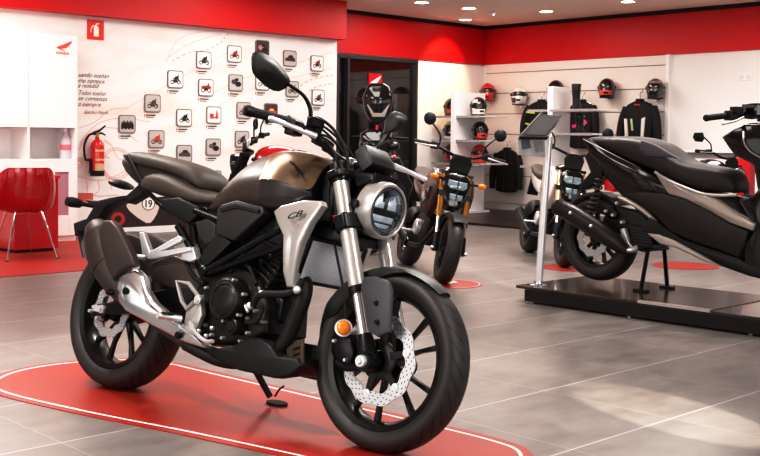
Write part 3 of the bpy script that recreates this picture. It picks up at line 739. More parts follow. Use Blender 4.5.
# seats
def seat_sec(x, zt, hw, zl):
    h = zt-zl
    return (x, [(0, zt), (hw*.5, zt-.003), (hw*.85, zt-.014), (hw, zt-min(.035, h*.5)), (hw*.96, zl+.004), (hw*.8, zl), (0, zl)])
m = MB(); m.loft(seclo([seat_sec(.03, .842, .085, .81), seat_sec(.07, .874, .112, .797), seat_sec(.15, .882, .130, .785), seat_sec(.24, .872, .138, .775), seat_sec(.34, .838, .138, .760), seat_sec(.43, .808, .125, .752), seat_sec(.50, .806, .10, .758), seat_sec(.545, .82, .08, .772)]))
rs = m.build('rider_seat', SEATM, bike, sub=1, angle=180)
m = MB(); m.loft(seclo([seat_sec(-.155, .952, .045, .940), seat_sec(-.13, .966, .07, .93), seat_sec(-.04, .968, .098, .902), seat_sec(.08, .956, .112, .888), seat_sec(.2, .940, .116, .874), seat_sec(.30, .922, .112, .852), seat_sec(.375, .897, .104, .82), seat_sec(.405, .853, .085, .81)]))
ps = m.build('passenger_seat', SEATM, bike, sub=1, angle=180)
m = MB(); m.loft(seclo([seat_sec(-.165, .948, .05, .925), seat_sec(-.10, .945, .080, .875), seat_sec(.0, .930, .088, .825), seat_sec(.1, .918, .098, .79), seat_sec(.2, .903, .10, .775), seat_sec(.30, .885, .098, .76), seat_sec(.38, .82, .09, .75)]))
m.build('tail_body', pmat('tail_brown_plastic', '#2b2523', .45, noise=.06), bike, sub=1, angle=180)
for s_ in (1, -1):
    q = O([(160.8, 199.3), (177.3, 197), (198, 206.5), (200, 212), (188.4, 223), (168, 213.5), (162, 208)], -.135)
    m = MB(); m.puff(q if s_ == 1 else flipy(q), YM*s_, .04, .006, dome=.004); m.build('seat_side_panel', PLA, bike)
    q = O([(124.5, 155), (128, 154), (140, 176), (147, 188), (143, 190), (131, 172)], -.098)
    m = MB(); m.puff(q if s_ == 1 else flipy(q), YM*s_, .03, .005); m.build('tail_side_panel', PLA, bike)
# frame: trellis tubes
m = MB()
def seg(a, b_, y, r_=.0125, y2=None): m.tube([P(*a, y), P(*b_, y if y2 is None else y2)], r_, 12)
seg((178, 226), (205, 271), -.13, .014); seg((206, 271), (281, 229), -.14, .0125); seg((208, 273), (284, 246), -.135, .0125); seg((284, 246), (322, 205), -.12, .013, -.06); seg((281, 229), (322, 185), -.135, .013, -.06)
seg((240, 253), (252, 258), -.135, .01); seg((262, 240), (276, 248), -.135, .01)
seg((195, 211), (220, 221), -.13, .012); seg((163, 207), (197, 225), -.115, .012); seg((140, 184), (163, 207), -.09, .009, -.11)
q = P(205, 271, -.14); m.lathe([(.001, -.02), (.012, -.02), (.02, -.014), (.02, .03), (.001, .03)], q, n=20)
m.mirror()
m.tube([V(1.03, 0, .95), V(1.10, 0, .76)], .03, 18)
m.build('frame', SATB, bike)
m = MB(); m.puff(O([(313, 178), (331, 172), (341, 214), (326, 236), (318, 224), (322, 203)], -.075), YM, .15, .01, both=True); m.build('headstock_cover', PLA, bike)
# airbox & dark inner body behind the frame
m = MB(); m.puff(O([(198, 214), (225, 206), (290, 210), (300, 235), (292, 262), (262, 260), (240, 268), (206, 268), (196, 240)], -.09), YM, .18, .015, both=True); m.build('airbox', RUB, bike)
# engine
m = MB(); m.puff(O([(192, 262), (212, 268), (238, 262), (258, 280), (268, 305), (266, 333), (243, 344), (210, 346), (192, 335), (184, 300)], -.115), YM, .23, .02, both=True, dome=.008); en = m.build('engine', ENG, bike)
c = P(229, 300, -.14); m = MB(); m.lathe([(.001, -.03), (.07, -.03), (.082, -.018), (.086, .0), (.086, .03)], c, n=40)
m.build('crankcase_cover', ENG, en)
c = P(225, 300, -.185); m = MB(); m.lathe([(.001, -.016), (.03, -.015), (.05, -.010), (.055, -.006), (.058, -.010), (.064, -.007), (.068, .004), (.07, .04)], c, n=40); cc = m.build('clutch_cover', ENG, en)
each('cover_bolt', ALU, cc, [c+V(.074*math.cos(a), .012, .074*math.sin(a)) for a in [k*math.pi/3+.4 for k in range(6)]], bolt(.006, .002))
c = P(232.5, 326, -.165); m = MB(); m.lathe([(.001, -.014), (.016, -.014), (.02, -.008), (.022, -.012), (.028, -.008), (.03, .0), (.03, .04)], c, n=28); m.build('oil_filter_cap', ENG, en)
each('engine_bolt', ALU, en, [P(*q, -.128) for q in ((247, 318), (222, 338), (247, 333), (255, 311), (211, 335), (205, 325), (262, 322), (240, 341), (206, 288))], bolt(.007, .006))
# cylinder with fins, head
c0, c1 = V(.735, 0, .45), V(.855, 0, .665); ad = nrm(c1-c0); fx = nrm(np.cross(V(0, 1, 0), ad)); m = MB()
def slab(k, hx2, hy2_, th): 
    c = c0+(c1-c0)*k; m.loft([[c+fx*sx_*hx2+V(0, sy_*hy2_, 0)+ad*t_ for sx_, sy_ in ((-1, -1), (1, -1), (1, 1), (-1, 1))] for t_ in (-th, th)])
slab(.3, .065, .075, .085)
for i in range(6): slab(.1+.09*i, .078, .092, .003)
m.build('cylinder', ENG, en, bevel=.002)
m = MB(); slab(.78, .078, .092, .035); slab(.98, .06, .085, .03)
for q in ((262, 262), (280, 262), (271, 256)):
    c = P(*q, -.092); m.lathe([(.001, -.012), (.01, -.012), (.012, 0)], c, n=14)
m.build('cylinder_head', ENG, en, bevel=.008)
m = MB(); m.puff(O([(262, 300), (278, 294), (284, 300), (280, 322), (266, 330)], -.06), YM, .12, .015, both=True); m.build('front_engine_mount', SATB, en)
# hoses and small pipes around the engine
m = MB(); m.tube([P(253, 306, -.16), P(257, 297, -.165), P(266, 294, -.165), P(284, 294, -.16), P(296, 290, -.15), P(301, 280, -.13)], .0125, 12, smooth=4)
m.build('coolant_hose', RUB, bike); m = MB(); m.tube([P(246, 322, -.15), P(256, 322, -.15), P(262, 310, -.14)], .008, 10, smooth=3); m.build('oil_hose', RUB, bike)
m = MB(); m.tube([P(230, 272, -.12), P(240, 262, -.12), P(250, 268, -.12), P(256, 284, -.12)], .008, 10, smooth=3); m.build('breather_hose', RUB, bike); m = MB(); m.tube([P(186, 262, -.13), P(193, 276, -.13), P(205, 284, -.13)], .009, 10, smooth=3); m.build('drain_hose', RUB, bike)
each('hose_clip', ALU, bike, [P(*q, -.162) for q in ((250, 306), (262, 294), (297, 290))], lambda m: m.ball((0, 0, 0), .0145, 12, 8))
m = MB(); m.tube([P(243, 300, -.15), P(248, 312, -.15)], .006, 8); m.build('bypass_pipe', ALU, bike)
# radiator
ra = V(1.01, 0, .52); rb_ = V(1.045, 0, .655); u_ = nrm(rb_-ra); n_ = nrm(np.cross(V(0, 1, 0), u_)); n_ = n_ if n_[0] > 0 else -n_
m = MB(); hw = .138
m.loft([[ra+V(0, -hw, 0)+n_*k, ra+V(0, hw, 0)+n_*k, rb_+V(0, hw, 0)+n_*k, rb_+V(0, -hw, 0)+n_*k] for k in (-.012, .012)]); rd = m.build('radiator', RADM, bike)
m = MB()
for s_ in (-1, 1): m.loft([[ra+V(0, s_*hw, 0)+n_*a-u_*.012, ra+V(0, s_*(hw+.02), 0)+n_*a-u_*.012, rb_+V(0, s_*(hw+.02), 0)+n_*a+u_*.012, rb_+V(0, s_*hw, 0)+n_*a+u_*.012] for a in (-.018, .018)])
m.loft([[rb_+V(0, -hw, 0)+n_*a, rb_+V(0, hw, 0)+n_*a, rb_+V(0, hw, 0)+n_*a+u_*.014, rb_+V(0, -hw, 0)+n_*a+u_*.014] for a in (-.018, .018)])
m.loft([[ra+V(0, -hw, 0)+n_*a, ra+V(0, hw, 0)+n_*a, ra+V(0, hw, 0)+n_*a-u_*.012, ra+V(0, -hw, 0)+n_*a-u_*.012] for a in (-.018, .018)])
m.build('radiator_frame', SATB, rd, bevel=.003)
m = MB(); m.puff(O([(307, 236), (320, 227), (341, 229), (346, 234), (345, 242), (322, 238), (309, 242)], -.10), YM, .2, .008, both=True); m.build('radiator_shroud', PLA, bike)
m = MB(); c = P(334, 219, -.075); m.box(c, (.012, .012, .03)); m.build('red_clip', REDL, bike, bevel=.002)
# exhaust: header, muffler, shield
m = MB(); m.tube([P(289, 272, -.03), P(299, 276, -.06), P(304.5, 285, -.10), P(302, 300, -.115), P(294, 322, -.115), P(284, 344, -.115), P(268, 356, -.115), P(240, 362, -.12), P(220, 360, -.13), P(205, 354, -.14), P(186, 344, -.155)], [.025, .027, .029, .030, .029, .028, .026, .025, .024, .024, .024], 18, smooth=4); ex = m.build('exhaust_pipe', pmat('matte_pipe_black', '#1a1817', .55, .2, noise=.1), bike)
cen = [((94, 224), 6, -.20), ((95.5, 227), 12, -.205), ((99, 235), 17, -.205), ((104, 250), 19.5, -.203), ((111, 267), 20, -.2), ((119, 281), 17.5, -.198), ((129, 293), 14.5, -.193), ((145, 308), 11, -.185), ((167, 328), 7.5, -.17), ((188, 345), 5.5, -.155)]
pts3 = [P(*c_, y_) for c_, w_, y_ in cen]; rings = []
for i, (c_, w_, y_) in enumerate(cen):
    d = nrm(pts3[min(i+1, len(cen)-1)]-pts3[max(i-1, 0)]); s2 = nrm(np.cross(d, V(0, 1, 0))); yy = np.cross(s2, d); h_ = w_/270; 
    rings.append([pts3[i]+s2*h_*math.cos(a)+yy*min(h_*.95, .07)*math.sin(a) for a in np.linspace(0, 2*math.pi, 20, endpoint=False)])
m = MB(); m.loft(rings); mu = m.build('muffler', MUF, bike, angle=60)
# end-cap collar: band around the muffler with the tail pipe
m = MB(); rr_ = []
for i, k in ((2, 1.02), (3, 1.05), (4, 1.04)):
    c_ = pts3[i]; rr_.append([c_+(q-c_)*k for q in rings[i]])
m.loft(rr_, cap=True); m.build('muffler_band', pmat('muffler_band_dark', '#463b36', .42, .5, noise=.05), mu, angle=60)
m = MB(); cvp = O([(101, 219.5), (108, 219.5), (115, 227), (122, 239), (129, 252), (134, 265), (126, 267), (117, 273), (112, 280), (106, 268), (99, 246), (96, 230)], -.268)
for a in cvp: a[1] = -.268+.012*np.interp(a[2], [.45, .68], [0, 1])
m.puff(cvp, YM, .03, .010, dome=.006); m.build('muffler_cover', MUF, mu)
sp_ = O([(115.8, 276), (122, 270.5), (129.5, 268.3), (135.5, 275), (137, 288), (143, 300), (160, 318), (189, 346.5), (184, 346.5), (168, 341), (142, 325), (119.6, 310.5), (114.3, 300.7), (113.6, 288)], -.262)
for a in sp_: a[1] = -.262+.085*np.interp(a[0], [.15, .62], [0, 1])
m = MB(); m.puff(sp_, nrm(V(-.15, -1, 0)), .03, .012, dome=.012); hs_ = m.build('heat_shield', POL, bike)
sb = []
for q in ((168, 334), (126, 291)):
    c = P(*q, -.25); c[1] = -.277+.085*np.interp(c[0], [.15, .62], [0, 1]); sb.append(c)
each('shield_bolt', SATB, hs_, sb, lambda m: m.lathe([(.001, -.006), (.006, -.006), (.008, -.002), (.013, -.002), (.014, .01)], n=18))
m = MB(); c = P(108, 292, -.265); m.lathe([(.001, -.006), (.008, -.006), (.012, 0), (.012, .03)], c, n=16); m.build('muffler_bolt', SATB, mu)
# belly pan
bp_ = [(199.6, 344.5), (213, 348.5), (233, 345), (249, 336.5), (262, 339), (269, 344), (277, 356), (296, 358), (301, 366), (288.4, 376), (272.6, 378), (237, 370), (209.5, 356)]
m = MB(); m.puff(O(bp_, -.165), YM, .05, .01, dome=.008); m.puff(flipy(O(bp_, -.165)), -YM, .05, .01, dome=.008)
bl = O([(209, 353), (237, 366), (272, 374), (288, 373), (300, 364)], -.15); m.loft([[V(q[0], -.15, q[2]), V(q[0], -.15, q[2]+.02), V(q[0], .15, q[2]+.02), V(q[0], .15, q[2])] for q in bl]); bel = m.build('belly_pan', PLA, bike)
m = MB(); m.puff(O([(286, 349), (296, 340), (303, 339), (303, 364), (297, 370), (288, 366)], -.15), YM, .008, .003); bb = m.build('belly_bracket', pmat('bronze_bracket', '#4b3a30', .45, .4), bel)
for y_ in (346, 352, 358): m = MB(); m.prism(O([(293, y_+2.5), (300, y_), (300, y_+2.6), (293, y_+5)], -.1515), (0, -.001, 0)); m.build('bracket_slot', GLB, bb)
# swingarm, hugger, shock
m = MB()
for s_ in (-1, 1):
    m.loft([[V(x, s_*(y_-th), z-h_), V(x, s_*(y_+th), z-h_), V(x, s_*(y_+th), z+h_), V(x, s_*(y_-th), z+h_)] for x, y_, z, h_, th in ((.50, .10, .40, .045, .025), (.36, .105, .385, .04, .02), (.2, .11, .35, .035, .016), (.05, .112, .315, .024, .013), (-.05, .112, .303, .02, .012))])
m.bx((.36, -.1, .36), (.42, .1, .43)); sw = m.build('swingarm', SATB, bike, bevel=.006)
m = MB(); m.lathe([(.001, -.02), (.009, -.02), (.01, -.012), (.017, -.012), (.017, 0)], V(0, -.125, .306), n=16); m.bx((-.055, -.13, .293), (-.02, -.122, .318)); m.build('chain_adjuster', ALU, sw)
rings = []
for k in range(17):
    a = math.radians(22+(118-22)*k/16); d = V(math.cos(a), 0, math.sin(a)); w_ = .078; R0 = .325
    prof = [(-w_, R0-.055), (-w_*.97, R0-.018), (-w_*.6, R0), (0, R0+.008), (w_*.6, R0), (w_*.97, R0-.018), (w_, R0-.055)]
    rings.append([V(0, y_, .306)+d*r_ for y_, r_ in prof+[(y_*.94, r_-.005) for y_, r_ in reversed(prof)]])
m = MB(); m.loft(rings); m.build('rear_hugger', pmat('hugger_brown_plastic', '#3b302b', .4, noise=.06), bike, angle=50)
m = MB(); m.puff(O([(150, 262), (172, 254), (194, 262), (201, 282), (196, 293), (165, 287), (150, 276)], -.125), YM, .04, .012, dome=.012); m.build('hugger_side', pmat('hugger_brown_plastic', '#3b302b', .4), bike)
m = MB(); m.tube([V(.42, 0, .43), V(.30, 0, .72)], .035, 16); m.build('rear_shock', SATB, bike)
# rear caliper
m = MB(); m.puff(O([(88, 309), (94, 306), (103, 309), (105, 316), (98, 321), (90, 317)], -.11), YM, .04, .008, dome=.005); rc = m.build('rear_caliper', SATB, bike)
each('caliper_bolt', ALU, rc, [P(*q, -.115) for q in ((92, 311), (99, 318), (96, 307))], bolt(.009, .016))
# passenger peg hanger (silver), rider bracket, pegs
for s_ in (1, -1):
    g = (lambda L_: L_ if s_ == 1 else flipy(L_))
    m = MB()
    m.puff(g(O([(147, 249), (152, 250), (178, 235.5), (182, 238), (180, 242), (160, 251), (189, 246.5), (191, 250.5), (155, 259), (148, 259.5), (143, 256)], -.165)), YM*s_, .016, .005)
    m.puff(g(O([(138.5, 232.5), (143, 232), (150, 251), (147, 258), (142, 257)], -.17)), YM*s_, .02, .005)
    m.puff(g(O([(181, 249), (193, 246.5), (196, 259), (190, 262), (181, 260)], -.155)), YM*s_, .03, .005); hg = m.build('passenger_peg_hanger', ALU, bike)
    m = MB(); c = P(138, 257, -.175); c[1] *= s_; m.tube([c+V(.03, s_*.01, 0), c, c+V(-.01, -s_*.035, 0)], .011, 12); m.build('passenger_peg', ALU, hg)
    m = MB()
    m.puff(g(O([(186, 308), (192, 300), (200.5, 295), (201.5, 315), (194, 333), (183, 326)], -.165)), YM*s_, .02, .006); rbk = m.build('rider_peg_bracket', SILV, bike)
    m = MB(); m.tube(g(O([(199, 297), (189, 283.5), (177, 281), (182, 301), (187, 309), (194, 302)], -.168)), .0085, 10); m.build('bracket_loop', SILV, rbk)
    m = MB(); c = P(198, 299.5, -.172); c[1] *= s_; m.lathe([(.001, -.01*s_), (.009, -.01*s_), (.012, -.004*s_), (.017, -.004*s_), (.018, .01*s_)], c, n=18); m.build('pivot_bolt', ALU, rbk)
    m = MB(); c = P(181, 319, -.185); c[1] *= s_; e_ = c+V(-.03, -s_*.085, .003); m.tube([c, c+(e_-c)*.15, e_], [.012, .0115, .013], 12); pg = m.build('rider_peg', ALU, bike)
    m = MB(); m.box((c+e_)/2+V(0, 0, .012), (.026, .075, .008), rotz(.33*s_)); m.build('peg_rubber', RUB, pg)
m = MB(); m.tube([P(190, 322, -.18), P(196, 333, -.19), P(205, 341, -.195), P(213, 341, -.2)], .007, 8, smooth=3); m.build('brake_pedal', ALU, bike)
each('linkage_joint', ALU, bike, [P(*q, -.16) for q in ((190, 337), (199, 331), (206, 336), (212, 328))], lambda m: m.ball((0, 0, 0), .009, 10, 8))
m = MB(); m.tube([P(183, 331, -.15), P(192, 338, -.15), P(200, 350, -.15)], .006, 8); m.build('linkage', ALU, bike)
# tail: number plate holder, indicators, tail light
m = MB(); hl_ = O([(84, 199), (97, 200), (112, 196.5), (129, 194.5), (128, 199), (117, 202), (105, 207), (96, 220), (86, 234), (74, 236), (72.5, 223), (86, 218), (92, 208)], -.03)
m.puff(hl_, YM, .06, .01, both=True); m.build('plate_holder', PLA, bike)
m = MB(); q0 = P(77, 230, -.09); q1 = P(83, 258, -.09); m.loft([[V(q[0]-.004, -.09, q[2]), V(q[0]-.004, .09, q[2]), V(q[0]+.004, .09, q[2]), V(q[0]+.004, -.09, q[2])] for q in (q0, q1)]); m.build('plate_backing', PLA, bike)
m = MB(); ts = O([(124, 197), (137, 185), (145, 187), (140, 196), (128, 203)], -.03); m.puff(ts, YM, .05, .008, both=True); m.build('tail_bracket', PLA, bike)
c, e_ = P(93, 206, -.09), P(66, 201, -.215); d = nrm(e_-c); L_ = np.linalg.norm(e_-c)
m = MB(); m.tube([c, c+d*.5*L_], .009, 10); m.tube([c+d*.40*L_, c+d*.5*L_, c+d*.8*L_, c+d*.97*L_, e_], [.01, .019, .022, .018, .006], 14); ind = m.build('rear_indicator', PLA, bike)
m = MB(); c = P(124, 187, 0); m.ball(V(c[0]-.02, 0, c[2]+.01), (.05, .06, .018), 16, 8, roty(.2)); tl = m.build('tail_light', PLA, bike)
m = MB(); m.ball(V(c[0]-.045, 0, c[2]+.01), (.03, .045, .014), 16, 8); m.build('tail_lens', REDL, tl)
# side stand
ft_ = BK.B.T@(ground(277, 402, .012)-BK.T)
m = MB(); top = V(.56, .10, .26); m.tube([top, V(ft_[0]-.02, ft_[1]-.02, ft_[2]+.015)], [.014, .012], 12); sk_ = m.build('side_stand', SATB, bike)
Bi = BK.B.T; m = MB(); ring = [ft_+Bi@(rotz(HD)@V(.05*math.cos(a), .028*math.sin(a), 0)) for a in np.linspace(0, 2*math.pi, 20, endpoint=False)]
m.prism(ring, Bi@V(0, 0, -.010)); m.build('stand_foot', RUB, sk_)
m = MB(); a = BK.B.T@(ground(275, 396, .03)-BK.T); m.tube([a, a+V(.035, -.02, .03), a+V(.055, -.02, .045)], .004, 8); m.build('stand_tang', SATB, sk_)
# ================================================================ red mats and carpet
MATRED = pmat('red_floor_vinyl', '#992b1b', .36, noise=.08, nscale=3)
G0 = Frame((-1.057, 4.331, 0), np.array([V(math.cos(HD), math.sin(HD), 0), V(-math.sin(HD), math.cos(HD), 0), V(0, 0, 1)]).T)
ln = [(-.56, .03), (-.53, -.13), (-.42, -.26), (-.22, -.325), (.28, -.295), (.72, -.24), (1.13, -.204), (1.5, -.175), (1.68, -.12), (1.78, .02), (1.78, .16), (1.70, .29), (1.58, .335), (1.33, .36), (.705, .398), (0, .437), (-.2, .443), (-.40, .38), (-.52, .20)]
ln = [V(a, b_, 0) for a, b_ in ln]; ln = spl(ln, 5, True)
def offs(pts, d):
    out = []; N = len(pts)
    for i in range(N):
        t_ = nrm(pts[(i+1) % N]-pts[i-1]); out.append(pts[i]+V(t_[1], -t_[0], 0)*d)
    return out
def floor_mat_thing(name, label, outline, M, border=True, col=None, th=.003, bw=.012, bo=.045):
    t = thing(name, label, 'floor mat', M, None)
    m = MB(); m.prism([q+V(0, 0, th) for q in offs(outline, bo)], (0, 0, -th)); m.build('mat_surface', col or MATRED, t)
    if border:
        m = MB(); a = offs(outline, 0); b_ = offs(outline, bw); N = len(a)
        va = [m.v(q+V(0, 0, th+.0008)) for q in a]; vb = [m.v(q+V(0, 0, th+.0008)) for q in b_]
        for i in range(N): m.f([va[i], va[(i+1) % N], vb[(i+1) % N], vb[i]])
        m.build('white_border_line', WTXT, t)
    return t
floor_mat_thing('floor_mat', 'long rounded red floor mat with white border line under the nearest motorcycle', ln, G0.M)
circ_ = lambda r_, n=48: [V(r_*math.cos(a), r_*math.sin(a), 0) for a in np.linspace(0, 2*math.pi, n, endpoint=False)]
q = ground(446, 284); t = floor_mat_thing('floor_mat', 'round red floor mat with white emblem under the small black and gold motorcycle', circ_(.235), Matrix.Translation(Vector(q)), bo=.02, bw=.006)
m = MB(); wing(m, V(.04, -.02, .0042), V(.75, .66, 0), V(-.66, .75, 0), .14, .12, .0005); m.build('wing_emblem', WTXT, t)
q = ground(572, 268); t = floor_mat_thing('floor_mat', 'round red floor mat behind the steel information post', circ_(.22), Matrix.Translation(Vector(q)), bo=.02, border=False)
CARP = pmat('red_carpet_floor', '#98231c', .5, noise=.08, nscale=4)
c = RB(); c.st(-16, -6.75, PT, 3.09, 0, .004); o = struct('floor_red_area', c, CARP)

# ================================================================ cabinet wall unit
CT = .92
sR = RP(77.3, 130, t=CT)[0]; sM = RP(28.7, 130, t=CT)[0]; sL = sM-(sR-sM)*1.0-.25
zT = RP(77.3, 36.5, t=CT)[2]; z1 = RP(77, 126, t=CT)[2]; z2 = RP(77, 160, t=CT)[2]
cab = thing('storage_cabinet', 'tall white wall cabinet with open niche and red emblem on its upper door', 'cabinet', ROOM.M)
w = RB(); w.st(sL, sR, PT+.02, CT-.02, z1-.02, zT); w.build('upper_carcass', WHITEG, cab)
w = RB(); w.st(sL, sR, PT+.02, CT-.02, .06, z2); w.build('lower_carcass', WHITEG, cab)
w = RB(); w.st(sL, sR, PT+.02, PT+.04, z2, z1); w.build('niche_back', WHITEG, cab)
for s_ in (sR-.01, sM, sL+.01): w = RB(); w.st(s_-.01, s_+.01, PT+.04, CT-.0, z2+.012, z1-.02); w.build('niche_divider', WHITEG, cab)
dl = []
for a, b_ in ((sM+.003, sR), (sL, sM-.003)):
    w = RB(); w.st(a, b_, CT-.02, CT, z1-.02, zT); dl.append(w.build('door', WHITEG, cab, bevel=.002))
qa = RP(56, 54, t=CT); qb = RP(72.3, 41, t=CT); ew = qb[0]-qa[0]; EMR = pmat('emblem_red', '#d9604f', .4)
w = RB(); wing(w, S(qa[0], CT+.002, qa[2]+.03), V(1, 0, 0), V(0, 0, 1), ew, qb[2]-qa[2]-.03, -.001); w.build('wing_emblem', EMR, dl[0])
text_obj('emblem_lettering', 'HONDA', .036, EMR, dl[0], plane_mat(S(qa[0]+.0, CT+.002, qa[2]-.0), V(1, 0, 0), V(0, 0, 1)), bold=.001)
qa = RP(57, 216, t=CT); qb = RP(67, 172, t=CT)
w = RB(); w.st(sL, sR, CT-.02, CT, z2-.0, z2+.012); w.st(sL, qa[0]-.02, CT-.02, CT, .06, z2); w.st(qb[0]+.02, sR, CT-.02, CT, .06, z2); w.st(qa[0]-.02, qb[0]+.02, CT-.02, CT, .06, qa[2]); w.st(qa[0]-.02, qb[0]+.02, CT-.02, CT, qb[2], z2); w.build('lower_front', WHITEG, cab, bevel=.002)
w = RB(); w.st(qa[0]-.02, qb[0]+.02, CT-.019, CT-.012, qa[2], qb[2]); w.build('recess_panel', pmat('mauve_panel', '#b58d9c', .4), cab)
w = RB(); w.st(sL, sR, CT-.06, CT-.03, 0, .06); w.build('plinth', WHITEG, cab)
q = RP(65.5, 160, t=CT-.12)
t = thing('plastic_bottle', 'pale clear plastic bottle with pink label standing in the cabinet niche', 'bottle', ROOM.M)
BO = S(q[0], CT-.12, z2+.013)
m = MB(); m.lathe([(.001, 0), (.05, 0), (.055, .01), (.055, .16), (.045, .2), (.02, .24), (.02, .27), (.001, .27)], BO, (0, 0, 1), 20); m.build('body', pmat('pale_bottle', '#d9d3dc', .2, coat=.5), t)
m = MB(); m.lathe([(.0555, .08), (.0565, .085), (.0565, .13), (.0555, .135)], BO, (0, 0, 1), 20); m.build('bottle_label', pmat('pink_label', '#d98a95', .4), t)
m = MB(); m.lathe([(.022, .262), (.023, .29), (.001, .292)], BO, (0, 0, 1), 16); m.build('cap', WHITEG, t)

# ================================================================ reception desk
g1 = ROOM.B.T@(ground(14.5, 254)-ROOM.T); g2 = ROOM.B.T@(ground(58.4, 248.7)-ROOM.T)
s0, t0 = g1[0], -g1[1]; s1 = RP(58.4, 215, t=t0)[0]
zt = RP(58.4, 175, t=t0)[2]
t = thing('reception_desk', 'glossy red reception desk behind the red tub chair', 'desk', ROOM.M)
w = RB(); w.st(s0, s1, t0-.42, t0, .03, zt-.03); w.build('desk_body', REDG, t, bevel=.004)
w = RB(); w.st(s0-.02, s1+.01, t0-.44, t0+.02, zt-.03, zt); w.build('desktop', pmat('red_top', '#d01222', .2, coat=.5), t, bevel=.004)
w = RB(); w.st(s0+.02, s1-.02, t0-.40, t0-.02, 0, .03); w.build('plinth', BLACKT, t)
# ================================================================ red tub chair
TRED = pmat('translucent_red_plastic', '#b80616', .15, coat=.6, trans=.15, noise=.04, nscale=6)
gc_ = ground(24, 258.0)
CHF = Frame(gc_, rotz(math.radians(120)))          # local +x = the way the chair faces
ch = thing('tub_chair', 'red plastic tub chair with thin chrome legs in front of the red desk', 'chair', CHF.M)
def tub(k=1., dz=0.):
    rings = []
    for q_, rr, in ((0, .02), (.0, .11), (.03, .165), (.10, .195), (.22, .212), (.38, .222), (.56, .226), (.76, .226), (.92, .222), (1., .216)):
        ring = []
        for a in np.linspace(-math.pi, math.pi, 44, endpoint=False):
            ab = abs(a)/math.pi                        # 0 front, 1 back
            top = .43+.20*min(1, max(0, (ab-.10)/.18))**.9+.125*max(0, min(1, (ab-.45)/.3))
            z_ = .385+(top-.385)*q_; lean_ = .10*max(0, z_-.5)*(1 if ab > .5 else .3)
            r_ = rr*k*(1.0+.10*(1-ab)); ring.append(V(r_*math.cos(a)*1.02-lean_*ab, r_*math.sin(a)*1.06, z_+dz))
        rings.append(ring)
    return rings
m = MB(); out = tub(); inn = tub(.965, .006); inn[-1] = [V(a[0], a[1], b_[2]) for a, b_ in zip(inn[-1], out[-1])]
m.loft(out, cap=False); m.loft(list(reversed(inn)), cap=False); m.loft([out[-1], inn[-1]], cap=False); m.f([m.v(q) for q in out[0]]); m.f([m.v(q) for q in inn[0]])
m.build('seat_shell', TRED, ch, angle=60)
for (px, py), (ux, uy) in (((7, 262), (31, 211)), ((57.5, 259), (46, 211)), ((31, 252.5), (31.5, 211)), ((-8, 256), (4, 212))):
    f_ = CHF.B.T@(ground(px, py)-CHF.T); h2 = V(f_[0]*.55, f_[1]*.55, .375); m = MB(); m.tube([V(f_[0], f_[1], .0), h2, h2*.8+V(0, 0, .075), V(0, 0, .38)], .008, 10, smooth=3); lg = m.build('leg', CHROME, ch)
    m = MB(); m.cyl(V(f_[0], f_[1], 0), V(f_[0], f_[1], .012), .012, n=12); m.build('foot', RUB, lg)

# ================================================================ fire extinguisher and its sign
q0 = RP(97.5, 176, t=PT+.1); q1 = RP(97.5, 139, t=PT+.1)
EC = S(q0[0], PT+.095, 0); zb, ztp = q0[2], q1[2]; er = .069
ext = thing('fire_extinguisher', 'red fire extinguisher with black hose hanging on the mural wall', 'fire extinguisher', ROOM.M)
EXR = pmat('extinguisher_red', '#c4121c', .2, coat=.6)
h_ = ztp-zb
m = MB(); m.lathe([(er*.9, zb+.05), (er, zb+.052), (er, zb+h_*.80), (er*.92, zb+h_*.88), (er*.6, zb+h_*.96), (.022, zb+h_), (.02, zb+h_+.02), (.001, zb+h_+.02)], EC, (0, 0, 1), 32); m.build('cylinder', EXR, ext)
m = MB(); m.lathe([(.001, zb), (er*.97, zb), (er*1.02, zb+.01), (er*1.02, zb+.055), (er*.95, zb+.06)], EC, (0, 0, 1), 32); m.build('base_ring', RUB, ext)
m = MB(); m.cyl(EC+V(0, 0, zb+h_+.01), EC+V(0, 0, zb+h_+.06), .018); m.build('valve', pmat('brass', '#b98d4a', .3, .8), ext)
m = MB(); zv = zb+h_+.06; m.tube([EC+V(-.05, 0, zv), EC+V(.02, 0, zv+.02), EC+V(.09, -.0, zv+.075)], [.01, .012, .008], 8); hd2 = m.build('handle', RUB, ext)
m = MB(); m.tube([EC+V(-.03, 0, zv-.012), EC+V(.05, 0, zv+.0), EC+V(.09, 0, zv-.02)], [.008, .01, .007], 8); m.build('trigger', RUB, ext)
m = MB(); m.tube([EC+V(-.02, 0, zv-.01), EC+V(-.09, .0, zv-.02), EC+V(-.145, 0, zv-.13), EC+V(-.13, 0, zb+h_*.45), EC+V(-.085, -.01, zb+.16), EC+V(-.08, -.01, zb+.03)], [.011, .011, .011, .011, .014, .016], 10, smooth=4); m.build('hose', RUB, ext)
lab = pmat('extinguisher_label_cream', '#cdb08a', .5)
for a, b_ in ((.66, .72), (.42, .47), (.12, .34)):
    m = MB(); z_a, z_b = zb+h_*a, zb+h_*b_; n = 12
    for i in range(n):
        an = [math.radians(-90-45+90*k/n) for k in (i, i+1)]
        vs = [m.v(EC+V((er+.001)*math.cos(an[k]), (er+.001)*math.sin(an[k]), z_)) for k, z_ in ((0, z_a), (1, z_a), (1, z_b), (0, z_b))]; m.f(vs)
    m.build('paper_label', lab, ext)
m = MB(); m.box(EC+V(0, .06, zb+h_*.6), (.05, .07, .03)); m.build('wall_bracket', SATB, ext)
qa = RP(87.5, 39, t=PT+.01); qb = RP(104, 20.8, t=PT+.01)
sg = thing('safety_sign', 'square red sign with white fire extinguisher pictogram high on the mural wall', 'sign', ROOM.M)
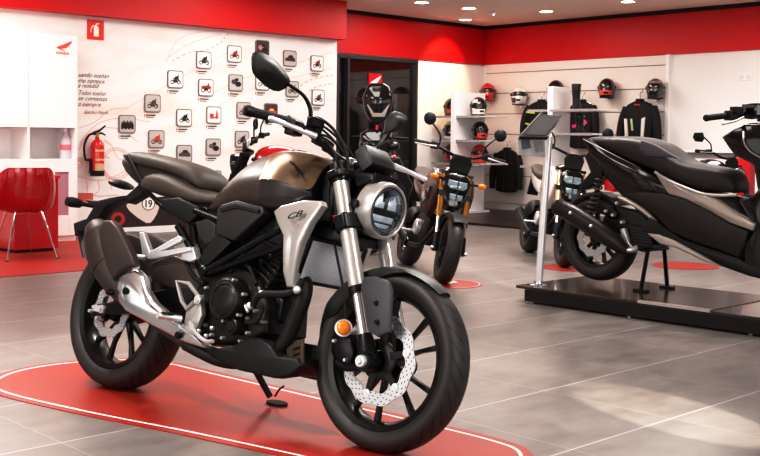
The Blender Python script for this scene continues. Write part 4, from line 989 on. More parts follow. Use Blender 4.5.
w = RB(); w.st(qa[0], qb[0], PT, PT+.008, qa[2], qb[2]); w.build('sign_plate', pmat('sign_red', '#dc2a1e', .4), sg, bevel=.001)
mx_, mz = (qa[0]+qb[0])/2, (qa[2]+qb[2])/2; w = RB(); k = (qb[0]-qa[0])
pts = [(-.12, -.36), (.18, -.36), (.18, .12), (.12, .22), (.06, .25), (.06, .29), (.22, .33), (.20, .37), (.0, .35), (.0, .27), (-.20, .22), (-.30, .08), (-.32, -.16), (-.27, -.16), (-.25, .06), (-.17, .17), (-.03, .22), (-.12, .12)]
w.prism([S(mx_+a*k, PT+.0085, mz+b_*k) for a, b_ in pts], (0, -.001, 0)); w.build('pictogram', pmat('sign_white', '#f5efe0', .5), sg)

# ================================================================ mural on the wall
TM = PT+.003
def W2(px, py, d=0.): q = RP(px, py, t=TM); return S(q[0], TM+d, q[2])
mur = thing('wall_mural', 'pale mural print with pink sketch lines, handwriting and race number 19', 'mural', ROOM.M)
INK = pmat('handwriting_ink', '#4d4142', .6); PINK = pmat('pink_sketch_line', '#e6ad9f', .6); PINK2 = pmat('pale_pink_print', '#f1cdbf', .6)
for body, px, py, x1 in (('uando sueñan', 77.8, 76.6, 109), ('ese tiempos', 77.8, 82.3, 105), ('a realidad', 77.8, 87.3, 99.5), ('Todos sueñan', 77.8, 94.6, 106), ('se comienza', 77.8, 100, 107), ('a siempre', 77.8, 106, 101)):
    o = W2(px, py, .001); e_ = W2(x1, py, .001); me = text_mesh(body, .1, .45); wid = max(v.co.x for v in me.vertices); k = (e_[0]-o[0])/wid*.1
    text_obj('handwriting', body, k, INK, mur, plane_mat(o, V(1, 0, 0), V(0, 0, 1)) @ Matrix.Diagonal((1, .066/k, 1, 1)), shear=.45, bold=-.0006)
o = W2(84, 113.6, .001); text_obj('signature', 'Soichiro Honda', .042, pmat('signature_grey', '#8d8484', .6), mur, plane_mat(o, V(1, 0, 0), V(0, 0, 1)) @ Matrix.Diagonal((1, 1.3, 1, 1)), shear=.6)
def sline(pts, r_=.0035, mat=PINK, sm=6, closed=False):
    P_ = [W2(a, b_) for a, b_ in pts]
    if closed: P_ = P_+[P_[0]]
    P_ = spl(P_, sm); m = MB(); n_ = V(0, -1, 0)
    L_, R_ = [], []
    for i, q in enumerate(P_):
        d = nrm(P_[min(i+1, len(P_)-1)]-P_[max(i-1, 0)]); s2 = np.cross(d, n_); L_.append(m.v(q+s2*r_+n_*.0005)); R_.append(m.v(q-s2*r_+n_*.0005))
    for i in range(len(P_)-1): m.f([L_[i], L_[i+1], R_[i+1], R_[i]])
    m.build('sketch_line', mat, mur)
def ell(cx, cy, rx, ry, n=14): return [(cx+rx*math.cos(a), cy+ry*math.sin(a)) for a in np.linspace(0, 2*math.pi, n, endpoint=False)]
for a in (ell(116, 164, 15, 16), ell(116, 164, 13, 14), ell(79, 163, 4, 5), ell(79, 163, 2, 2.5)): sline(a, closed=True)
for a in ([(79, 150), (88, 135), (104, 128), (122, 130), (138, 142)], [(78, 176), (92, 180), (108, 179), (125, 171), (140, 160)], [(80, 143), (96, 125), (120, 118), (150, 122)], [(98, 180), (99, 190), (92, 196)], [(110, 178), (112, 190)], [(79, 128), (95, 122), (110, 110), (128, 108)], [(84, 170), (90, 160), (100, 156), (110, 158)], [(78, 193), (96, 196), (118, 195)], [(86, 178), (88, 194)], [(104, 140), (112, 146), (118, 158), (128, 160)]): sline(a, .003)
for a in ([(168, 58), (185, 46), (206, 38), (222, 34)], [(166, 62), (178, 40), (200, 32), (225, 31)], [(120, 112), (150, 95), (185, 75), (215, 60), (240, 45)], [(200, 100), (240, 80), (290, 65), (332, 52)], [(215, 108), (250, 90), (300, 76), (333, 68)]): sline(a, .005, PINK2)
# dashed paths
def dashes(pts, nd, r_):
    P_ = spl([W2(a, b_) for a, b_ in pts], 24); n = len(P_)
    for k in range(nd):
        i = int(k*n/nd); j = min(n-1, i+max(2, int(n/nd*.6))); m = MB(); n_ = V(0, -1, 0); d = nrm(P_[j]-P_[i]); s2 = np.cross(d, n_)
        for off in (-1, 1):
            c0_, c1_ = P_[i]+s2*r_*off+n_*.001, P_[j]+s2*r_*off+n_*.001; m.prism([c0_-s2*.006, c1_-s2*.006, c1_+s2*.006, c0_+s2*.006], n_*.0003) if off == 1 else None
        m.build('painted_dash', pmat('painted_dash_pink', '#eaa793', .6), mur)
dashes([(172, 60), (188, 52), (206, 49), (220, 42), (228, 32)], 12, .01)
dashes([(296, 88), (308, 80), (322, 76), (334, 74)], 8, .01); dashes([(300, 100), (312, 88), (325, 84), (334, 83)], 8, .01)
# printed vintage racer low on the mural
def patch(name, pts, mat, d=.0015, smooth=0):
    P_ = [W2(a, b_, d) for a, b_ in pts]
    if smooth: P_ = spl(P_, smooth, True)
    m = MB(); m.prism(P_, (0, -.0005, 0)); m.build(name, mat, mur)
patch('printed_dark_area', [(100, 205), (128, 200), (170, 196), (182, 205), (182, 226), (100, 230)], pmat('print_dark', '#3a2a2a', .6))  # dark part of the printed racer picture
patch('printed_side_panel', [(78, 193), (93, 193), (93, 206), (78, 206)], pmat('print_red', '#c8675c', .6))
patch('printed_fairing', [(137, 197.5), (141.4, 196), (155, 204), (159, 207.6), (153.4, 219.6), (146, 223), (129.5, 211), (126.7, 203)], pmat('print_pale', '#e2d3d0', .5), .002, 2)
patch('printed_wheel', ell(118, 219, 7, 7), pmat('print_wheel_red', '#b83a3a', .6), .0022)
patch('printed_hub', ell(118, 219, 3.5, 3.5), pmat('print_dark', '#3a2a2a', .6), .0028)
patch('number_roundel_ring', ell(148.3, 203.5, 6.8, 7), pmat('print_dark', '#3a2a2a', .6), .0028)
patch('number_roundel', ell(148.3, 203.5, 6, 6.2), pmat('print_white', '#f1ecea', .5), .0034)
o = W2(143.6, 207.2, .0042); text_obj('race_number', '19', .105, pmat('print_dark', '#3a2a2a', .6), mur, plane_mat(o, V(1, 0, 0), V(0, 0, 1)), bold=.002)

# ================================================================ framed bike pictures
FR_D = pmat('picture_border_grey', '#857d7b', .45); PG = pmat('picture_grey', '#bdb8b6', .5, noise=.12, nscale=30); PWH = pmat('picture_white', '#f0edec', .5); PDK = pmat('picture_dark', '#4a4040', .5, noise=.3, nscale=25)
def fig_mat(h): return pmat('print_'+h.strip('#'), h, .5, noise=.1, nscale=60)
def rrect(c, hw, hh, r_, n=4):
    pts = []
    for cx, cz, a0 in ((1, 1, 0), (-1, 1, 90), (-1, -1, 180), (1, -1, 270)):
        for k in range(n+1):
            a = math.radians(a0+90*k/n); pts.append(V(c[0]+cx*(hw-r_)+r_*math.cos(a), c[1], c[2]+cz*(hh-r_)+r_*math.sin(a)))
    return pts
PICS = [(126.8, 124, 'group', '#2c2626', PG, 'black and white group photo, lowest left of the framed prints, above the extinguisher'),
 (152.2, 103.3, 'bike', '#4a4444', PG, 'framed grey moped print beside the handwriting, up and right of the group photo'),
 (156, 139, 'bike', '#c8392c', PG, 'framed print of a red and green racing bike just above the passenger seat'),
 (175, 79.3, 'bike', '#3a3030', PWH, 'framed print of a black classic bike on white, top left of the print cluster'),
 (183.8, 117.8, 'bike', '#2a2626', PWH, 'framed print of a dark stocky bike on white, below the classic bike print'),
 (184, 153.5, 'car', '#55504f', PG, 'framed dark grey print of a low vehicle right above the seat'),
 (203.5, 60, 'bike', '#3b2a28', PWH, 'framed print of a small brown bike, below the dashed pink path'),
 (205.5, 87.6, 'quad', '#a52e26', PWH, 'framed print of a red and black quad, third row from top'),
 (213.5, 115, 'scooter', '#d8432f', PWH, 'framed print of an orange-red scooter on white'),
 (213, 147, 'close', '#6e6867', PG, 'framed grey close-up print beneath the scooter print'),
 (234, 54, 'bike', '#b02620', PWH, 'framed print of a red sport bike on white near the top, left of the mirror'),
 (235.4, 82.8, 'close', '#4c4746', PG, 'framed dark close-up engine print left of the mirror'),
 (243.4, 110.4, 'bike', '#b8483c', PG, 'framed grey print of a red and white bike beside the right grip'),
 (241.7, 139.2, 'bike', '#2b2727', PG, 'framed grey print of a black sport bike above the bronze tank'),
 (262, 48.5, 'close', '#c08a8a', PDK, 'framed dark print with pink highlights directly behind the mirror top'),
 (289.5, 58.5, 'car', '#4c2a26', PG, 'framed grey print of a dark red racer right of the mirror'),
 (316.7, 63.5, 'bike', '#8d2a24', PWH, 'framed print of a red bike on white, upper one at the right end'),
 (317.8, 97.5, 'bike', '#7d2d2a', PWH, 'framed print of a red bike on white, lower one at the right end'),
 (292, 89, 'bike', '#58504f', PG, 'framed grey print half hidden behind the mirror stem'),
 (262, 82, 'bike', '#b5aaa6', PWH, 'framed pale print mostly hidden below the mirror head'),
 (270.5, 111.5, 'car', '#c7582c', PDK, 'framed dark print with orange bike just above the right grip'),
 (213.5, 179, 'bike', '#4a4342', PG, 'framed grey print lowest of all, peeking out over the rider seat')]
for px, py, kind_, col, bgm, lab in PICS:
    q = RP(px, py, t=TM); c = S(q[0], PT+.004, q[2]); hw = .099
    t = thing('framed_picture', lab, 'picture', ROOM.M, 'framed bike pictures on the mural wall')
    m = MB(); m.prism([p_ for p_ in rrect(c, hw, hw*.96, .028)], (0, -.010, 0)); m.build('frame', FR_D, t)
    m = MB(); m.prism(rrect(c+V(0, -.0101, 0), hw*.88, hw*.84, .02), (0, -.001, 0)); m.build('print', bgm, t)
    F_ = lambda u, v, d=0.: c+V(u*hw, -.0116-d, v*hw)
    fm = fig_mat(col); dk = fig_mat('#241f1f')
    if kind_ in ('bike', 'quad', 'scooter'):
        rw_ = .24 if kind_ != 'scooter' else .17
        if kind_ == 'quad': rw_ = .27
        for cx in (-.42, .42):
            m = MB(); n = 16; a_ = [m.v(F_(cx+rw_*math.cos(x_), -.3+rw_*math.sin(x_))) for x_ in np.linspace(0, 2*math.pi, n, endpoint=False)]; b2 = [m.v(F_(cx+rw_*.6*math.cos(x_), -.3+rw_*.6*math.sin(x_))) for x_ in np.linspace(0, 2*math.pi, n, endpoint=False)]
            for i in range(n): m.f([a_[i], a_[(i+1) % n], b2[(i+1) % n], b2[i]])
            m.build('printed_wheel', dk, t)
        shp = {'bike': [(-.62, .12), (-.2, .1), (-.05, .3), (.2, .34), (.36, .5), (.42, .46), (.36, .2), (.5, -.28), (.42, -.34), (.26, .02), (.15, -.36), (-.15, -.4), (-.25, -.2), (-.45, -.28), (-.45, -.2), (-.2, 0)],
               'quad': [(-.7, .1), (-.3, .2), (.1, .22), (.3, .5), (.4, .45), (.4, .2), (.7, .1), (.6, -.05), (.3, -.1), (.2, -.3), (-.2, -.3), (-.3, -.05), (-.6, -.05)],
               'scooter': [(-.62, .0), (-.55, .16), (-.1, .14), (-.05, -.22), (.2, -.22), (.3, .4), (.22, .5), (.4, .52), (.5, .1), (.48, -.3), (.4, -.34), (.3, -.36), (-.2, -.4), (-.5, -.3)]}[kind_]
        m = MB(); m.prism([F_(u, v, .001) for u, v in shp], (0, -.0004, 0)); m.build('printed_body', fm, t)
        if col in ('#c8392c', '#a52e26', '#b02620', '#b8483c', '#8d2a24', '#7d2d2a'):
            m = MB(); m.prism([F_(u, v, .002) for u, v in ((-.25, -.1), (.15, -.05), (.1, -.34), (-.15, -.36))], (0, -.0004, 0)); m.build('printed_engine', dk if col != '#c8392c' else fig_mat('#3f7a55'), t)
    elif kind_ == 'car':
        m = MB(); m.prism([F_(u, v) for u, v in ((-.75, -.3), (-.7, .02), (-.4, .1), (-.15, .38), (.3, .4), (.55, .1), (.75, .0), (.75, -.35))], (0, -.0004, 0)); m.build('printed_body', fm, t)
        m = MB(); m.prism([F_(u, v, .001) for u, v in ((-.3, .1), (-.1, .3), (.25, .3), (.42, .1))], (0, -.0004, 0)); m.build('printed_window', dk if col[1] != 'c' else fig_mat('#e8c9a0'), t)
    elif kind_ == 'close':
        for u0, v0, r_, mm in ((-.25, .1, .4, fm), (.3, -.15, .42, dk), (.1, .35, .25, dk)):
            m = MB(); m.prism([F_(u0+r_*math.cos(a), v0+r_*.7*math.sin(a), .0005*(mm is dk)) for a in np.linspace(0, 2*math.pi, 14, endpoint=False)], (0, -.0004, 0)); m.build('printed_shape', mm, t)
    else:
        for i, u in enumerate(np.linspace(-.6, .6, 7)):
            v_ = .1+.12*(i % 2); m = MB(); m.prism([F_(u+a*.13, v_+b_*.13) for a, b_ in ((-1, -5), (1, -5), (1.1, -1), (.5, -.6), (.7, .6), (0, 1.2), (-.7, .6), (-.5, -.6), (-1.1, -1))], (0, -.0004, 0)); m.build('printed_figure', fm if i % 2 else dk, t)
    m = MB(); m.bx(S(q[0]-hw*.95, TM, q[2]-hw-.05), S(q[0]-hw*.87, TM+.001, q[2]-hw-.015)); m.build('caption_tick', fig_mat('#d24a38'), t)
    for k_, (dz_, x1_) in enumerate(((.020, .45), (.043, .2))): m = MB(); m.bx(S(q[0]-hw*.75, TM, q[2]-hw-dz_-.014), S(q[0]+hw*x1_, TM+.001, q[2]-hw-dz_)); m.build('caption_line', fig_mat('#5f5756') if k_ == 0 else fig_mat('#a39c9a'), t)
# ================================================================ small 12-inch motorcycle (front view)
GOLD = pmat('gold_fork', '#94692f', .3, .7)
def mini_bike(name, label, T, hd, lean, panel, forkm, lights=True, steer=0., hl_col=None):
    F = bike_frame(T, hd, lean); b = thing(name, label, 'motorcycle', F.M)
    WBs, R_ = 1.17, .243
    r1 = rim(b, (0, 0, R_), .155, .10, 5, name='rear_wheel', hub_r=.035, hub_w=.06, spoke_w=.010); tyre(r1, (0, 0, R_), R_, .160, .135)
    f1 = rim(b, (WBs, 0, R_), .155, .09, 5, name='front_wheel', hub_r=.035, hub_w=.06, spoke_w=.010, rot=.3); tyre(f1, (WBs, 0, R_), R_, .160, .112); f1.matrix_basis = Matrix.Translation((WBs, 0, R_)) @ Matrix.Rotation(math.radians(steer), 4, 'Z') @ Matrix.Translation((-WBs, 0, -R_))
    brake_disc(f1, (WBs, .068, R_), .108, .07)
    rk = math.radians(25); up_ = V(-math.sin(rk), 0, math.cos(rk)); a0 = V(WBs-.0, 0, R_)
    for s_ in (-1, 1):
        m = MB(); m.tube([a0+V(0, .098*s_, 0)+up_*.24, a0+V(0, .098*s_, 0)+up_*.60], .024, 16); fo = m.build('fork_leg', forkm, b)
        m = MB(); m.tube([a0+V(0, .098*s_, 0)+up_*.02, a0+V(0, .098*s_, 0)+up_*.26], .017, 14); m.build('slider', CHROME, fo)
        m = MB(); m.tube([a0+V(0, .098*s_, -.02), a0+V(0, .098*s_, 0)+up_*.11], [.026, .022], 14); m.build('axle_lug', SATB, fo)
        m = MB(); m.tube([a0+V(0, .11*s_, -.005), a0+V(0, .135*s_, -.005)], .012, 12); m.build('axle_end', ALU, fo)
    m = MB()
    for k, th in ((.60, .012), (.43, .02)):
        c = a0+up_*k; m.loft([[c+V(.03, -.125, 0)+up_*e, c+V(-.04, -.125, 0)+up_*e, c+V(-.06, 0, 0)+up_*e, c+V(-.04, .125, 0)+up_*e, c+V(.03, .125, 0)+up_*e] for e in (-th, th)])
    m.tube([a0+up_*.40-V(.03, 0, 0), a0+up_*.62-V(.03, 0, 0)], .03, 14); m.build('triple_clamp', SATB, b)
    rings = []
    for k in range(15):
        a = math.radians(52+(150-52)*k/14); d = V(math.cos(a), 0, math.sin(a)); w_ = .055+.012*math.sin(math.pi*k/14); R0 = .262
        pr = [(-w_, R0-.035), (-w_*.9, R0), (0, R0+.012), (w_*.9, R0), (w_, R0-.035)]
        rings.append([V(WBs, y_, R_)+d*r_ for y_, r_ in pr+[(y_*.93, r_-.005) for y_, r_ in reversed(pr)]])
    m = MB(); m.loft(rings); m.build('front_fender', PLA, b, angle=50)
    # headlight cowl with two stacked lamps
    hcx = WBs-.19; hz = .66; fn = nrm(V(.95, 0, .25))
    m = MB(); o_ = [(-.10, .10), (-.06, .14), (.06, .14), (.10, .10), (.105, .03), (.085, -.06), (.045, -.13), (-.045, -.13), (-.085, -.06), (-.105, .03)]
    up2 = nrm(V(-.25, 0, .95)); hcn = V(hcx+.04, 0, hz)
    m.puff([hcn+V(0, y_, 0)+up2*z_ for y_, z_ in o_], fn, .11, .02, dome=.012, both=True); cw = m.build('headlight_cowl', GLB, b)
    for (oo, nm) in (([(-.075, .035), (-.07, .075), (.07, .075), (.075, .035), (.05, .012), (-.05, .012)], 'upper_lamp'), ([(-.05, -.025), (.05, -.025), (.045, -.062), (.03, -.072), (-.03, -.072), (-.045, -.062)], 'lower_lamp')):
        m = MB(); m.puff([hcn+V(0, y_, 0)+up2*z_+fn*.016 for y_, z_ in oo], fn, .02, .006, dome=.006); lp = m.build(nm, pmat('mini_lamp', '#87939a', .12, .4, emit=(.75, .85, .9), es=.08), cw)
        m = MB(); zc = .045 if nm == 'upper_lamp' else -.045; m.box(hcn+up2*zc+fn*.025, (.01, .006, .05)); m.build('lamp_divider', GLB, lp)
    m = MB(); m.puff([V(hcx-.0, y_, z_) for y_, z_ in ((-.07, .80), (.07, .80), (.085, .88), (.06, .93), (-.06, .93), (-.085, .88))], nrm(V(.8, 0, .6)), .03, .012, both=True); m.build('instrument', PLA, b)
    # bars
    tc = a0+up_*.64; bz = .955
    pts = [V(.86, -.345, bz), V(.90, -.2, bz), V(.93, -.09, bz-.03), V(tc[0], 0, bz-.05)]
    m = MB(); m.tube(pts+flipy(pts[-2::-1]), .011, 12, smooth=3); m.box((tc[0], 0, bz-.07), (.06, .10, .06)); hb = m.build('handlebar', SATB, b)
    for s_ in (-1, 1):
        m = MB(); m.tube([V(.857, .355*s_, bz), V(.862, .335*s_, bz), V(.885, .235*s_, bz)], [.018, .0165, .017], 14); m.build('grip', RUB, hb)
        m = MB(); m.box((.895, .205*s_, bz), (.05, .05, .05)); m.build('switch_housing', PLA, hb, bevel=.006)
        m = MB(); m.tube([V(.94, .2*s_, bz-.005), V(.95, .27*s_, bz-.012), V(.925, .36*s_, bz-.015)], [.008, .006, .006], 8, smooth=3); m.build('lever', ALU, hb)
        m = MB(); m.tube([V(.90, .17*s_, bz), V(.90, .18*s_, bz+.08), V(.88, .25*s_, bz+.155)], .006, 8, smooth=3); ms = m.build('mirror_stem', SATB, hb)
        m = MB(); c = V(.87, .275*s_, bz+.185); m.lathe([(.001, .018), (.03, .016), (.045, .006), (.047, -.006), (.043, -.010)], c, nrm(V(1, -.1*s_, .05)), 24); mh = m.build('mirror_head', PLA, ms)
        m = MB(); m.lathe([(.043, -.009), (.001, -.011)], c, nrm(V(1, -.1*s_, .05)), 24); m.build('mirror_glass', CHROME, mh)
        if lights:
            c = V(hcx+.03, .16*s_, hz+.075); m = MB(); m.tube([V(hcx-.02, .09*s_, hz+.07), c], .009, 8); sg_ = m.build('indicator_stem', PLA, b)
            m = MB(); m.ball(c+V(.005, .022*s_, 0), (.02, .032, .022), 14, 10); m.build('indicator_lens', AMB, sg_)
        # shroud panels
        m = MB(); m.puff([V(x, -.15, z) for x, z in ((.93, .76), (.98, .66), (.93, .52), (.82, .44), (.66, .46), (.56, .60), (.60, .73), (.76, .80))] if s_ == -1 else [V(x, .15, z) for x, z in ((.93, .76), (.98, .66), (.93, .52), (.82, .44), (.66, .46), (.56, .60), (.60, .73), (.76, .80))], V(0, s_, 0), .06, .02, dome=.012); pn = m.build('tank_shroud', panel, b)
        m = MB(); m.puff([V(x, .172*s_, z) for x, z in ((.90, .66), (.88, .56), (.76, .52), (.70, .6))], V(0, s_, 0), .02, .006); m.build('shroud_inlet', GLB, pn)
    m = MB(); m.loft(seclo([dome_sec(.45, .74, .66, .03, .06, .08, .70), dome_sec(.55, .80, .62, .05, .11, .12, .72), dome_sec(.70, .84, .60, .06, .13, .13, .74), dome_sec(.84, .83, .62, .06, .12, .12, .74), dome_sec(.92, .80, .66, .05, .09, .09, .74)])); m.build('tank', GLB, b, sub=1, angle=180)
    m = MB(); m.loft(seclo([seat_sec(-.18, .82, .06, .78), seat_sec(-.05, .81, .10, .74), seat_sec(.15, .76, .12, .69), seat_sec(.35, .735, .11, .67), seat_sec(.48, .75, .07, .69)])); m.build('seat', SEATM, b, sub=1, angle=180)
    m = MB(); m.loft(seclo([seat_sec(-.22, .79, .05, .75), seat_sec(0, .74, .10, .64), seat_sec(.3, .68, .11, .54), seat_sec(.5, .66, .10, .54)])); m.build('tail_body', panel, b, sub=1, angle=180)
    m = MB(); m.puff([V(x, -.10, z) for x, z in ((.38, .30), (.45, .24), (.66, .22), (.78, .30), (.82, .42), (.70, .47), (.52, .46), (.40, .42))], YM, .2, .02, both=True); en = m.build('engine', ENG, b)
    m = MB(); m.tube([V(.70, 0, .36), V(.88, 0, .42)], .065, 16); m.build('cylinder', ENG, en)
    for s_ in (-1, 1):
        m = MB(); m.lathe([(.001, .02*s_), (.05, .018*s_), (.06, .01*s_), (.065, -.03*s_)], V(.55, .115*s_, .34), n=24); m.build('engine_cover', ALU if s_ == -1 else ENG, en)
        m = MB(); m.tube([V(.40, .09*s_, .42), V(.2, .10*s_, .32), V(0, .10*s_, R_)], [.03, .025, .02], 10); m.build('swingarm', SATB, b)
        m = MB(); m.tube([V(.45, .1*s_, .30), V(.44, .20*s_, .295)], .011, 10); m.build('footpeg', ALU, b)
    m = MB(); m.tube([V(.88, -.03, .44), V(.92, -.08, .34), V(.80, -.12, .22), V(.5, -.14, .2)], .018, 12, smooth=4); m.tube([V(.5, -.14, .2), V(.4, -.15, .24), V(.1, -.17, .36)], [.03, .045, .045], 14); m.build('exhaust', SATB, b)
    m = MB(); m.tube([V(.40, 0, .60), V(.75, 0, .66), V(.93, 0, .74)], .03, 12); m.tube([V(.40, 0, .62), V(.42, 0, .34)], .03, 12); m.build('frame', SATB, b)
    m = MB(); m.tube([V(.50, .09, .24), V(.46, .22, .22*math.tan(lean)+.016)], .011, 8); m.box((.46, .225, .225*math.tan(lean)+.014), (.06, .04, .012)); m.build('side_stand', SATB, b)
    m = MB(); m.puff([V(x, -.02, z) for x, z in ((-.22, .76), (-.34, .52), (-.36, .52), (-.28, .76))], YM, .1, .005); m.build('plate_holder', PLA, b)
    m = MB(); m.ball((-.22, 0, .76), (.03, .05, .02), 14, 8); m.build('tail_light', REDL, b)
    return b
gA = ground(441, 283.5); hA = math.radians(-79)
mini_bike('motorcycle', 'small black motorcycle with gold fork and orange indicators facing the camera, on round red mat', gA-1.17*V(math.cos(hA), math.sin(hA), 0), hA, math.radians(12.5), pmat('dark_bronze_panel', '#4a3524', .3, .4, coat=.4), GOLD, steer=-6)
gC = ground(563, 267); hC = math.radians(-84)
mini_bike('motorcycle', 'small motorcycle with white side panels standing behind the steel information post', gC-1.17*V(math.cos(hC), math.sin(hC), 0), hC, math.radians(9), pmat('white_gloss_panel', '#d9d3cf', .2, coat=.5), pmat('pale_gold_fork', '#c9b08a', .3, .6), lights=False)

# ================================================================ generic naked motorcycle for the background
def naked_bike(name, label, T, hd, lean, tankm, cat='motorcycle'):
    F = bike_frame(T, hd, lean); b = thing(name, label, cat, F.M); WBs, R_ = 1.35, .30
    r1 = rim(b, (0, 0, R_), .216, .11, 5, name='rear_wheel', hub_r=.05, hub_w=.07, spoke_w=.009); tyre(r1, (0, 0, R_), R_, .222, .14)
    f1 = rim(b, (WBs, 0, R_), .216, .09, 5, name='front_wheel', hub_r=.04, hub_w=.055, spoke_w=.009); tyre(f1, (WBs, 0, R_), R_, .222, .11)
    brake_disc(f1, (WBs, -.062, R_), .14, .10)
    up_ = V(-math.sin(.43), 0, math.cos(.43)); a0 = V(WBs, 0, R_)
    for s_ in (-1, 1):
        m = MB(); m.tube([a0+V(0, .1*s_, 0)+up_*.3, a0+V(0, .1*s_, 0)+up_*.66], .026, 14); fo = m.build('fork_leg', SATB, b)
        m = MB(); m.tube([a0+V(0, .1*s_, 0), a0+V(0, .1*s_, 0)+up_*.32], .02, 12); m.build('slider', CHROME, fo)
    m = MB()
    for k in (.45, .66):
        c = a0+up_*k; m.box(c-V(.02, 0, 0), (.09, .26, .03))
    m.tube([a0+up_*.45-V(.03, 0, 0), a0+up_*.7-V(.03, 0, 0)], .03, 12); m.build('triple_clamp', SATB, b)
    rings = []
    for k in range(13):
        a = math.radians(30+100*k/12); d = V(math.cos(a), 0, math.sin(a)); w_ = .065
        pr = [(-w_, .28), (-w_*.9, .312), (0, .325), (w_*.9, .312), (w_, .28)]
        rings.append([V(WBs, y_, R_)+d*r_ for y_, r_ in pr+[(y_*.93, r_-.005) for y_, r_ in reversed(pr)]])
    m = MB(); m.loft(rings); m.build('front_fender', PLA, b, angle=50)
    m = MB(); m.loft(seclo([dome_sec(.40, .80, .72, .03, .06, .09, .76), dome_sec(.50, .86, .70, .05, .11, .12, .78), dome_sec(.62, .95, .70, .06, .15, .14, .82), dome_sec(.78, .985, .72, .07, .17, .15, .85), dome_sec(.92, .96, .75, .07, .15, .13, .86), dome_sec(.99, .91, .80, .05, .11, .10, .85)])); m.build('tank', tankm, b, sub=1, angle=180)
    m = MB(); m.loft(seclo([seat_sec(-.2, .93, .06, .89), seat_sec(-.02, .91, .1, .85), seat_sec(.15, .83, .12, .78), seat_sec(.35, .80, .12, .75), seat_sec(.46, .81, .08, .76)])); m.build('seat', SEATM, b, sub=1, angle=180)
    m = MB(); m.loft(seclo([seat_sec(-.24, .89, .04, .85), seat_sec(0, .84, .10, .76), seat_sec(.3, .77, .11, .66), seat_sec(.5, .75, .10, .66)])); m.build('tail_body', tankm, b, sub=1, angle=180)
    m = MB(); m.puff([V(x, -.12, z) for x, z in ((.38, .36), (.45, .26), (.75, .24), (.92, .34), (.95, .55), (.80, .66), (.6, .6), (.42, .50))], YM, .24, .02, both=True); en = m.build('engine', ENG, b)
    for s_ in (-1, 1): m = MB(); m.lathe([(.001, .02*s_), (.05, .018*s_), (.07, .008*s_), (.075, -.03*s_)], V(.6, .135*s_, .40), n=24); m.build('engine_cover', ENG, en)
    m = MB(); m.tube([V(.40, .1, .50), V(1.0, .08, .86)], .016, 10); m.tube([V(.40, -.1, .50), V(1.0, -.08, .86)], .016, 10); m.tube([V(.4, -.1, .5), V(.4, .1, .5)], .016, 10); m.tube([V(.4, .1, .5), V(.1, .09, .78)], .012, 10); m.build('frame', SATB, b)
    for s_ in (-1, 1): m = MB(); m.tube([V(.45, .11*s_, .40), V(0, .11*s_, R_)], [.03, .02], 10); m.build('swingarm', SATB, b)
    m = MB(); m.tube([V(.93, -.05, .5), V(1.0, -.1, .38), V(.8, -.13, .22), V(.45, -.15, .24)], .022, 12, smooth=4); m.tube([V(.45, -.16, .24), V(.3, -.18, .30), V(-.05, -.2, .5)], [.03, .06, .055], 16); m.build('exhaust', MUF, b)
    bz = 1.04; pts = [V(.92, -.37, bz), V(.97, -.22, bz), V(1.0, -.09, bz-.05), V(1.02, 0, bz-.06)]
    m = MB(); m.tube(pts+flipy(pts[-2::-1]), .012, 12, smooth=3); hb = m.build('handlebar', SATB, b)
    for s_ in (-1, 1):
        m = MB(); m.tube([V(.917, .385*s_, bz), V(.945, .26*s_, bz)], .0175, 12); m.build('grip', RUB, hb)
        m = MB(); m.box((.955, .225*s_, bz), (.05, .05, .05)); m.build('switch_housing', PLA, hb, bevel=.005)
        m = MB(); m.tube([V(1.0, .2*s_, bz), V(1.01, .28*s_, bz-.01), V(.98, .39*s_, bz-.01)], .0065, 8, smooth=3); m.build('lever', ALU, hb)
        m = MB(); m.tube([V(.96, .2*s_, bz), V(.96, .21*s_, bz+.08), V(.94, .3*s_, bz+.15)], .007, 8, smooth=3); ms = m.build('mirror_stem', SATB, hb)
        m = MB(); m.puff([V(.93, y_*s_, z_) for y_, z_ in ((.27, bz+.14), (.30, bz+.20), (.42, bz+.19), (.44, bz+.14), (.40, bz+.10), (.30, bz+.10))], V(1, 0, 0), .015, .008, dome=.015); mh = m.build('mirror_head', PLA, ms)
        m = MB(); m.prism([V(.913, y_*s_, z_) for y_, z_ in ((.28, bz+.14), (.31, bz+.19), (.41, bz+.18), (.43, bz+.14), (.39, bz+.11), (.31, bz+.11))], (-.002, 0, 0)); m.build('mirror_glass', CHROME, mh)
    m = MB(); m.lathe([(.04, -.1), (.08, -.06), (.095, 0), (.09, .03), (.001, .04)], (1.16, 0, .80), (1, 0, -.1), 28); hl = m.build('headlight', GLB, b)
    m = MB(); m.lathe([(.08, .032), (.05, .044), (.001, .05)], (1.16, 0, .80), (1, 0, -.1), 28); m.build('headlight_glass', pmat('mini_lamp', '#aab6bd', .15), hl)
    m = MB(); m.puff([V(1.08, y_, z_) for y_, z_ in ((-.09, .88), (.09, .88), (.10, .95), (.05, 1.0), (-.05, 1.0), (-.10, .95))], nrm(V(.8, 0, .6)), .02, .008, both=True); m.build('front_cowl', PLA, b)
    m = MB(); m.puff([V(x, -.07, z) for x, z in ((-.2, .86), (-.36, .62), (-.38, .5), (-.40, .5), (-.42, .64), (-.3, .88))], YM, .14, .008, both=True); m.build('plate_holder', PLA, b)
    m = MB(); m.ball((-.25, 0, .88), (.03, .05, .018), 12, 8); m.build('tail_light', REDL, b)
    m = MB(); m.tube([V(.55, .1, .25), V(.5, .25, .25*math.tan(lean)+.014)], .012, 8); m.build('side_stand', SATB, b)
    return b
REDT = pmat('red_tank_paint', '#b3121e', .12, coat=.8)
